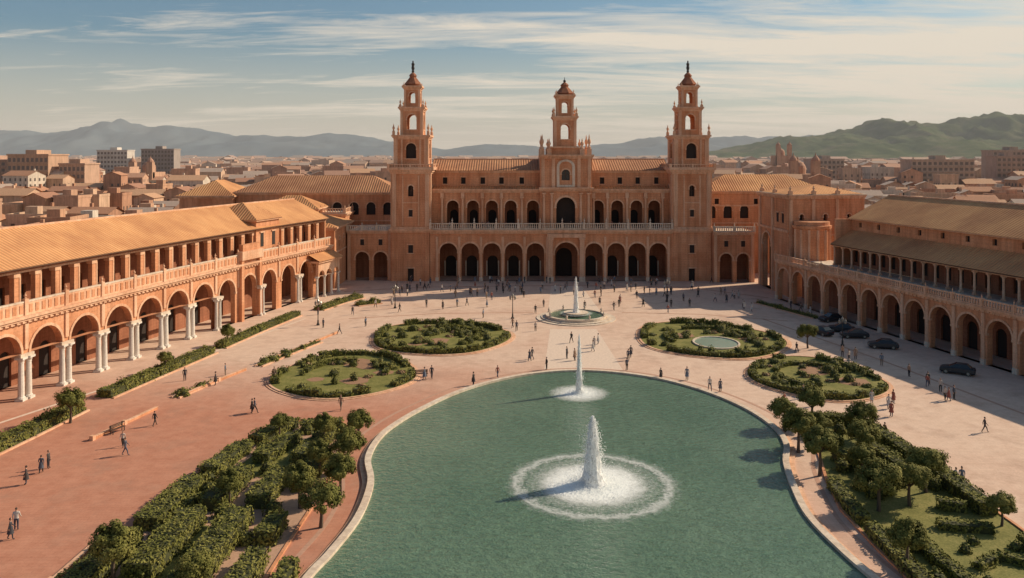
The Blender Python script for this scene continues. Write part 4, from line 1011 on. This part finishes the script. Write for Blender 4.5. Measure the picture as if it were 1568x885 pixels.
hills('green_hills',[(1000,241),(1110,229),(1160,219),(1210,210),(1260,205),(1300,198),(1345,188),(1382,180),(1420,185),(1460,187),(1500,180),(1540,176),(1600,172),(1750,166),(2000,172),(2300,186)],3300,2300,4400,hillmat('hill_scrub',(.045,.07,.03),(.075,.098,.045),(.15,.14,.085),.010),300,9.7,.8,.0032)
hm=bpy.data.materials.new('valley_haze'); hm.use_nodes=True; nt=hm.node_tree; nt.nodes.remove(nt.nodes['Principled BSDF'])
vs=nt.nodes.new('ShaderNodeVolumeScatter'); vs.inputs['Color'].default_value=(.90,.93,.97,1); vs.inputs['Density'].default_value=.0001; vs.inputs['Anisotropy'].default_value=.0
nt.links.new(vs.outputs[0],nt.nodes['Material Output'].inputs['Volume'])
mb=MB(); mb.box(-8900,8900,233,9500,-.5,300,hm); mb.build('atmospheric_haze')

# ------------------------------------------------------------ people
M_skin=plain('skin',(.42,.25,.18),.6,var=.1); M_hair=plain('hair',(.05,.03,.02),.6); M_shoe=plain('shoes',(.05,.045,.04),.5)
def cloth(name,stops):
    m,nt,b=newmat(name); oi=N(nt,'ShaderNodeObjectInfo'); r=nt.nodes.new('ShaderNodeValToRGB'); r.color_ramp.interpolation='CONSTANT'
    e=r.color_ramp.elements
    while len(e)<len(stops): e.new(.5)
    for i,c in enumerate(stops): e[i].position=i/len(stops); e[i].color=rgb(c)
    nt.links.new(oi.outputs['Random'],r.inputs[0]); nt.links.new(r.outputs[0],b.inputs['Base Color']); b.inputs['Roughness'].default_value=.85; return m
M_shirt=cloth('shirt',[(.05,.05,.06),(.45,.4,.36),(.08,.09,.12),(.25,.08,.06),(.04,.04,.04),(.12,.16,.22),(.3,.2,.14),(.06,.05,.05),(.5,.48,.45)])
M_pants=cloth('trousers',[(.04,.045,.06),(.03,.03,.03),(.09,.10,.14),(.05,.04,.035),(.2,.16,.12),(.03,.03,.04),(.06,.07,.10)])
def person_mesh(step,armL,armR,wide=1.0,skirt=False):
    J={};E=[];Rr={}
    def add(n,p,r,par=None): J[n]=(len(J),p); Rr[n]=r; (E.append((J[par][0],J[n][0])) if par else None)
    add('pel',(0,0,.95),(.155*wide,.11)); add('wst',(0,0,1.10),(.135*wide,.10),'pel'); add('chs',(0,-.01,1.32),(.165*wide,.115),'wst'); add('nck',(0,0,1.47),(.06,.06),'chs'); add('hd0',(0,-.01,1.56),(.065,.07),'nck')
    for sx,st,ar in ((-1,step,armL),(1,-step,armR)):
        t='L' if sx<0 else 'R'
        add('hip'+t,(sx*.10,0,.88),(.10,.10),'pel'); add('kn'+t,(sx*.105,-st*.22-(.04 if st else 0),.49),(.065,.07),'hip'+t); add('an'+t,(sx*.105,-st*.36+(.06 if st<0 else 0),.09),(.045,.05),'kn'+t); add('to'+t,(sx*.115,-st*.36-.16+(.06 if st<0 else 0),.04),(.045,.035),'an'+t)
        add('sh'+t,(sx*.19,0,1.40),(.06,.065),'chs'); add('el'+t,(sx*.245,.03-ar*.10,1.12),(.045,.045),'sh'+t); add('wr'+t,(sx*.25,-.04-ar*.28,.90+abs(ar)*.08),(.03,.032),'el'+t); add('pm'+t,(sx*.25,-.06-ar*.30,.82+abs(ar)*.09),(.022,.038),'wr'+t)
    me=bpy.data.meshes.new('tmp'); me.from_pydata([J[n][1] for n in J],E,[]); o=bpy.data.objects.new('tmp',me); scene.collection.objects.link(o)
    o.modifiers.new('s','SKIN'); sk=me.skin_vertices[0].data
    for n in J: sk[J[n][0]].radius=Rr[n]; sk[J[n][0]].use_root=(n=='pel')
    sb=o.modifiers.new('u','SUBSURF'); sb.levels=1; sb.render_levels=1
    bpy.context.view_layer.update(); dg=bpy.context.evaluated_depsgraph_get(); m2=bpy.data.meshes.new_from_object(o.evaluated_get(dg)); bpy.data.objects.remove(o)
    mb=MB(); V=[tuple(v_.co) for v_ in m2.vertices]; b0=len(mb.v); mb.v+=V
    for p in m2.polygons:
        c=p.center; mt=M_shirt
        if c.z>1.46: mt=M_skin
        elif c.z<.08: mt=M_shoe
        elif abs(c.x)>.19 and c.z<.93: mt=M_skin
        elif c.z<.93: mt=M_pants
        mb.f.append(tuple(i+b0 for i in p.vertices)); mb.m.append(mb.mi(mt)); mb.uv+=[(0,0)]*len(p.vertices)
    def ell(cx,cy,cz,rx,ry,rz,mt,seg=10,rg=7,half=False):
        for i in range(rg):
            t0=PI*i/rg;t1=PI*(i+1)/rg
            if half and t0>PI*.55: break
            for j in range(seg):
                a0=2*PI*j/seg;a1=2*PI*(j+1)/seg
                P=[(cx+rx*math.sin(t)*math.cos(a),cy+ry*math.sin(t)*math.sin(a),cz+rz*math.cos(t)) for t,a in ((t0,a0),(t1,a0),(t1,a1),(t0,a1))]
                mb.poly(P,mt)
    ell(0,-.015,1.635,.075,.095,.115,M_skin); ell(0,.012,1.655,.085,.098,.112,M_hair,half=not skirt)
    mb.poly([(-.015,-.105,1.63),(.015,-.105,1.63),(0,-.13,1.61)],M_skin); mb.poly([(-.015,-.105,1.6),(.015,-.105,1.6),(0,-.13,1.61)],M_skin)
    for sx in (-1,1):
        ell(sx*.03,-.098,1.645,.012,.01,.008,M_hair,6,4); ell(sx*.078,0,1.635,.012,.02,.03,M_skin,6,4)
        t='L' if sx<0 else 'R'; px,py,pz=J['pm'+t][1]
        for k in range(4):
            y_=py-.03+k*.02; ln=(.07,.085,.08,.06)[k]; mb.hexa([(px-.008,y_-.008,pz-ln),(px+.006,y_-.008,pz-ln),(px+.006,y_+.006,pz-ln),(px-.008,y_+.006,pz-ln),(px-.01,y_-.01,pz),(px+.01,y_-.01,pz),(px+.01,y_+.008,pz),(px-.01,y_+.008,pz)],M_skin)
        mb.hexa([(px-.008,py-.065,pz-.03),(px+.006,py-.065,pz-.03),(px+.006,py-.05,pz-.035),(px-.008,py-.05,pz-.035),(px-.01,py-.035,pz+.04),(px+.01,py-.035,pz+.04),(px+.01,py-.015,pz+.04),(px-.01,py-.015,pz+.04)],M_skin)
    if skirt: mb.lathe(0,0,[(.15,1.05),(.19,.9),(.24,.6),(.27,.5)],12,M_shirt)
    me=bpy.data.meshes.new('pedestrian'); me.from_pydata(mb.v,[],mb.f)
    for q in mb.mats: me.materials.append(q)
    me.polygons.foreach_set('material_index',mb.m); me.polygons.foreach_set('use_smooth',[True]*len(mb.f)); return me
PM=[person_mesh(0,0,.1),person_mesh(.8,-.7,.7),person_mesh(-.9,.6,-.6,.95),person_mesh(0,.9,0,1.05),person_mesh(.5,-.4,.9,.9,True),person_mesh(0,.2,.2,.9,True)]
def G(px,py): Y=1250*30/(py-238); return ((px-784)*Y/1250,Y)
def person(x,y,z=0.0,s=None):
    o=bpy.data.objects.new('pedestrian',random.choice(PM)); scene.collection.objects.link(o); o.location=(x,y,z); o.rotation_euler=(0,0,random.uniform(0,6.28)); s=s or random.uniform(.94,1.06); o.scale=(s,s,s)
PP=[(192,697),(188,684),(63,724),(74,717),(40,742),(25,812),(16,826),(390,633),(386,632),(522,628),(283,583),(237,652),(1365,638),(1361,626),(1368,618),(1464,743),(1473,745),(1355,670),(1508,662),(1447,613),(1453,614),(1461,612),(1420,592),(1392,577),(1300,553),(815,550),(811,553),(868,549),(880,552),(910,532),(916,527),(908,538),(837,566),(725,590),(762,578),(1012,582),(960,567),(1103,600),(1087,598),(1052,582),(745,457),(720,452),(650,442),(656,441),(690,446),(700,441),(770,442),(776,441),(800,442),(802,456),(850,446),(900,441),(925,442),(960,446),(975,457),(1005,452),(1022,462),(1023,479),(1060,441),(1110,452),(785,502),(791,507),(820,507),(740,487),(600,467),(575,471),(520,512),(487,482),(495,502),(540,482),(420,582),(1190,452),(1211,472),(1226,477),(1241,482),(1290,547),(1310,550),(966,547),(962,552),(650,582),(661,580),(1201,622),(1247,622),(1335,618),(1151,477),(1131,457),(940,475),(948,470),(820,480),(1300,565),(1220,540),(1421,590),(875,525),(700,470),(715,468),(1056,470),(1095,462),(330,590),(345,575),(560,500),(612,478),(1230,610),(1440,600),(1350,560),(985,470)]
for p in PP: person(*G(*p))
for i in range(80):
    person(random.uniform(-27,47),random.uniform(172,193))
for i in range(14): person(random.uniform(-18,37),195.4+random.uniform(.3,2.2),12.4)
for i in range(16): person(random.uniform(-25,52),random.uniform(158,172))

# ------------------------------------------------------------ street lamps, cars, benches
def lamp_mesh():
    mb=MB(); mb.lathe(0,0,[(.28,0),(.28,.25),(.16,.35),(.13,.9),(.08,1.0),(.06,3.6),(.1,3.65),(.05,3.75)],10,M_iron)
    for dx in (-.45,.45):
        mb.box(min(0,dx),max(0,dx),-.025,.025,3.45,3.5,M_iron); mb.lathe(dx,0,[(.06,3.5),(.16,3.6),(.2,4.0),(.22,4.02),(.05,4.25),(.02,4.4)],6,M_lampg)
    mb.lathe(0,0,[(.07,3.75),(.18,3.85),(.22,4.3),(.24,4.32),(.06,4.6),(.02,4.8)],6,M_lampg)
    o=mb.build('street_lamp'); me=o.data; bpy.data.objects.remove(o); return me
M_lampg=plain('lamp_glass',(.30,.28,.24),.3)
LM=lamp_mesh()
for p in ((605,472),(1021,462),(487,498),(785,488),(1290,530)):
    o=bpy.data.objects.new('street_lamp',LM); scene.collection.objects.link(o); o.location=(*G(*p),0)
def car_mesh():
    pm,nt,b=newmat('car_paint'); b.inputs['Base Color'].default_value=(.03,.032,.038,1); b.inputs['Roughness'].default_value=.35
    mb=MB()
    prof=[(-2.2,.35,.75,.78),(-2.1,.25,.92,.85),(-1.3,.22,1.0,.9),(0,.22,1.02,.9),(1.2,.22,.98,.9),(1.9,.24,.88,.85),(2.15,.33,.7,.76)]
    def sec(y,zb,zt,w): return [(-w*.9,y,zb),(w*.9,y,zb),(w,y,zb+.2),(w*.97,y,zt-.12),(w*.86,y,zt),(-w*.86,y,zt),(-w*.97,y,zt-.12),(-w,y,zb+.2)]
    S=[sec(*p) for p in prof]
    for A,B_ in zip(S[:-1],S[1:]):
        for i in range(8): j=(i+1)%8; mb.poly([A[i],A[j],B_[j],B_[i]],pm)
    mb.poly(S[0],pm); mb.poly(S[-1],pm)
    cab=[(-1.75,1.0,1.02,.78),(-1.2,1.0,1.44,.66),(.1,1.0,1.48,.66),(1.0,.98,1.0,.76)]
    C=[[(-.78,y,zb-.02),(.78,y,zb-.02),(w*.92,y,zt),(-w*.92,y,zt)] for k,(y,zb,zt,w) in enumerate(cab)]
    for k,(A,B_) in enumerate(zip(C[:-1],C[1:])):
        for i in (1,3): mb.poly([A[i],A[(i+1)%4],B_[(i+1)%4],B_[i]],M_glass)
        mb.poly([A[2],A[3],B_[3],B_[2]],pm if k==1 else M_glass)
    for sx in (-.8,.8):
        for yy in (-1.35,1.35):
            P=[];Q=[]
            for i in range(14):
                a=2*PI*i/14; P.append((sx-.11,yy+.33*math.cos(a),.33+.33*math.sin(a))); Q.append((sx+.11,yy+.33*math.cos(a),.33+.33*math.sin(a)))
            for i in range(14): j=(i+1)%14; mb.poly([P[i],P[j],Q[j],Q[i]],M_shoe)
            mb.poly(P,M_shoe); mb.poly(Q,M_shoe)
            s2=sx+(.115 if sx>0 else -.115); mb.poly([(s2,yy+.19*math.cos(2*PI*i/10),.33+.19*math.sin(2*PI*i/10)) for i in range(10)],M_lampg)
    for sx in (-.6,.6): mb.box(sx-.16,sx+.16,2.06,2.14,.62,.74,M_lampg); mb.box(sx-.14,sx+.14,-2.2,-2.12,.66,.78,M_tail)
    o=mb.build('parked_car'); me=o.data; bpy.data.objects.remove(o); return me
M_tail=plain('tail_lamp',(.3,.02,.02),.3); CMesh=car_mesh()
for px,py,r in ((1272,492,1.9),(1288,508,1.2),(1308,517,1.5),(1352,533,1.3),(1257,512,.4),(1466,572,1.0)):
    o=bpy.data.objects.new('parked_car',CMesh); scene.collection.objects.link(o); o.location=(*G(px,py),0); o.rotation_euler=(0,0,r)
def bench_mesh():
    mb=MB(); mb.box(-.9,.9,-.22,.22,.42,.48,M_wood)
    for k in range(3): mb.box(-.9,.9,.2,.24,.55+k*.14,.65+k*.14,M_wood)
    for x in (-.75,.75): mb.box(x-.04,x+.04,-.2,-.14,0,.42,M_iron); mb.box(x-.04,x+.04,.14,.2,0,.92,M_iron)
    o=mb.build('park_bench'); me=o.data; bpy.data.objects.remove(o); return me
BM=bench_mesh()
for px,py,r in ((180,662,1.2),(645,577,.2)):
    o=bpy.data.objects.new('park_bench',BM); scene.collection.objects.link(o); o.location=(*G(px,py),0); o.rotation_euler=(0,0,r)

# ------------------------------------------------------------ light, sky, camera
el=math.radians(33); az=math.radians(66)
S=Vector((math.sin(az)*math.cos(el),math.cos(az)*math.cos(el),math.sin(el)))
sun=bpy.data.lights.new('sun','SUN'); sun.energy=5.0; sun.angle=math.radians(.5); sun.color=(1,.82,.60)
so=bpy.data.objects.new('sun',sun); scene.collection.objects.link(so); so.rotation_euler=(-S).to_track_quat('-Z','Y').to_euler(); so.location=(100,60,120)
w=bpy.data.worlds.new('World'); scene.world=w; w.use_nodes=True; nt=w.node_tree; bg=nt.nodes['Background']
sky=nt.nodes.new('ShaderNodeTexSky'); sky.sky_type='NISHITA'; sky.sun_disc=False; sky.sun_elevation=el; sky.sun_rotation=az; sky.dust_density=1.5; sky.air_density=1.0
tc=nt.nodes.new('ShaderNodeTexCoord'); sp=nt.nodes.new('ShaderNodeSeparateXYZ'); nt.links.new(tc.outputs['Generated'],sp.inputs[0])
def M(op,a,b_=None):
    n=nt.nodes.new('ShaderNodeMath'); n.operation=op
    for i,v_ in enumerate((a,b_)):
        if v_ is None: continue
        if hasattr(v_,'is_linked'): nt.links.new(v_,n.inputs[i])
        else: n.inputs[i].default_value=v_
    return n.outputs[0]
zc=M('ADD',M('MAXIMUM',sp.outputs[2],0.0),.10)
cv=nt.nodes.new('ShaderNodeCombineXYZ'); nt.links.new(M('DIVIDE',sp.outputs[0],zc),cv.inputs[0]); nt.links.new(M('DIVIDE',sp.outputs[1],zc),cv.inputs[1])
mp=nt.nodes.new('ShaderNodeMapping'); mp.inputs['Rotation'].default_value=(0,0,math.radians(-24)); mp.inputs['Scale'].default_value=(.5,1.7,1); mp.inputs['Location'].default_value=(1.3,.4,0); nt.links.new(cv.outputs[0],mp.inputs[0])
def wn(scale,det,rough,dist=0):
    n=nt.nodes.new('ShaderNodeTexNoise'); n.inputs['Scale'].default_value=scale; n.inputs['Detail'].default_value=det; n.inputs['Roughness'].default_value=rough; n.inputs['Distortion'].default_value=dist; nt.links.new(mp.outputs[0],n.inputs['Vector']); return n.outputs[0]
c1=wn(.7,5,.6,.5); c2=wn(2.0,7,.68,.8)
cl=M('ADD',M('MULTIPLY',c1,.6),M('MULTIPLY',c2,.4))
cl=M('ADD',cl,M('MULTIPLY',sp.outputs[0],.16))
fac=ramp(nt,cl,[(.465,0.),(.53,.5),(.61,.97)])
fade=ramp(nt,sp.outputs[2],[(.22,1.),(.5,.15)])
fac=M('MULTIPLY',fac,fade)
hz=ramp(nt,sp.outputs[2],[(.0,.9),(.05,.5),(.14,0.)])
tint=mixcol(nt,1.0,sky.outputs[0],(.50,.66,.72),'MULTIPLY')
colr=mixcol(nt,hz,tint,(6.9,5.9,4.7))
colr=mixcol(nt,fac,colr,(7.1,6.3,5.2))
nt.links.new(colr,bg.inputs['Color']); bg.inputs['Strength'].default_value=.115
cam=bpy.data.cameras.new('camera'); co=bpy.data.objects.new('camera',cam); scene.collection.objects.link(co); scene.camera=co
co.location=(0,0,30); co.rotation_euler=(math.radians(90),0,0); cam.sensor_width=36; cam.lens=36*1250/1568; cam.shift_y=-204.5/1568; cam.clip_start=.5; cam.clip_end=20000
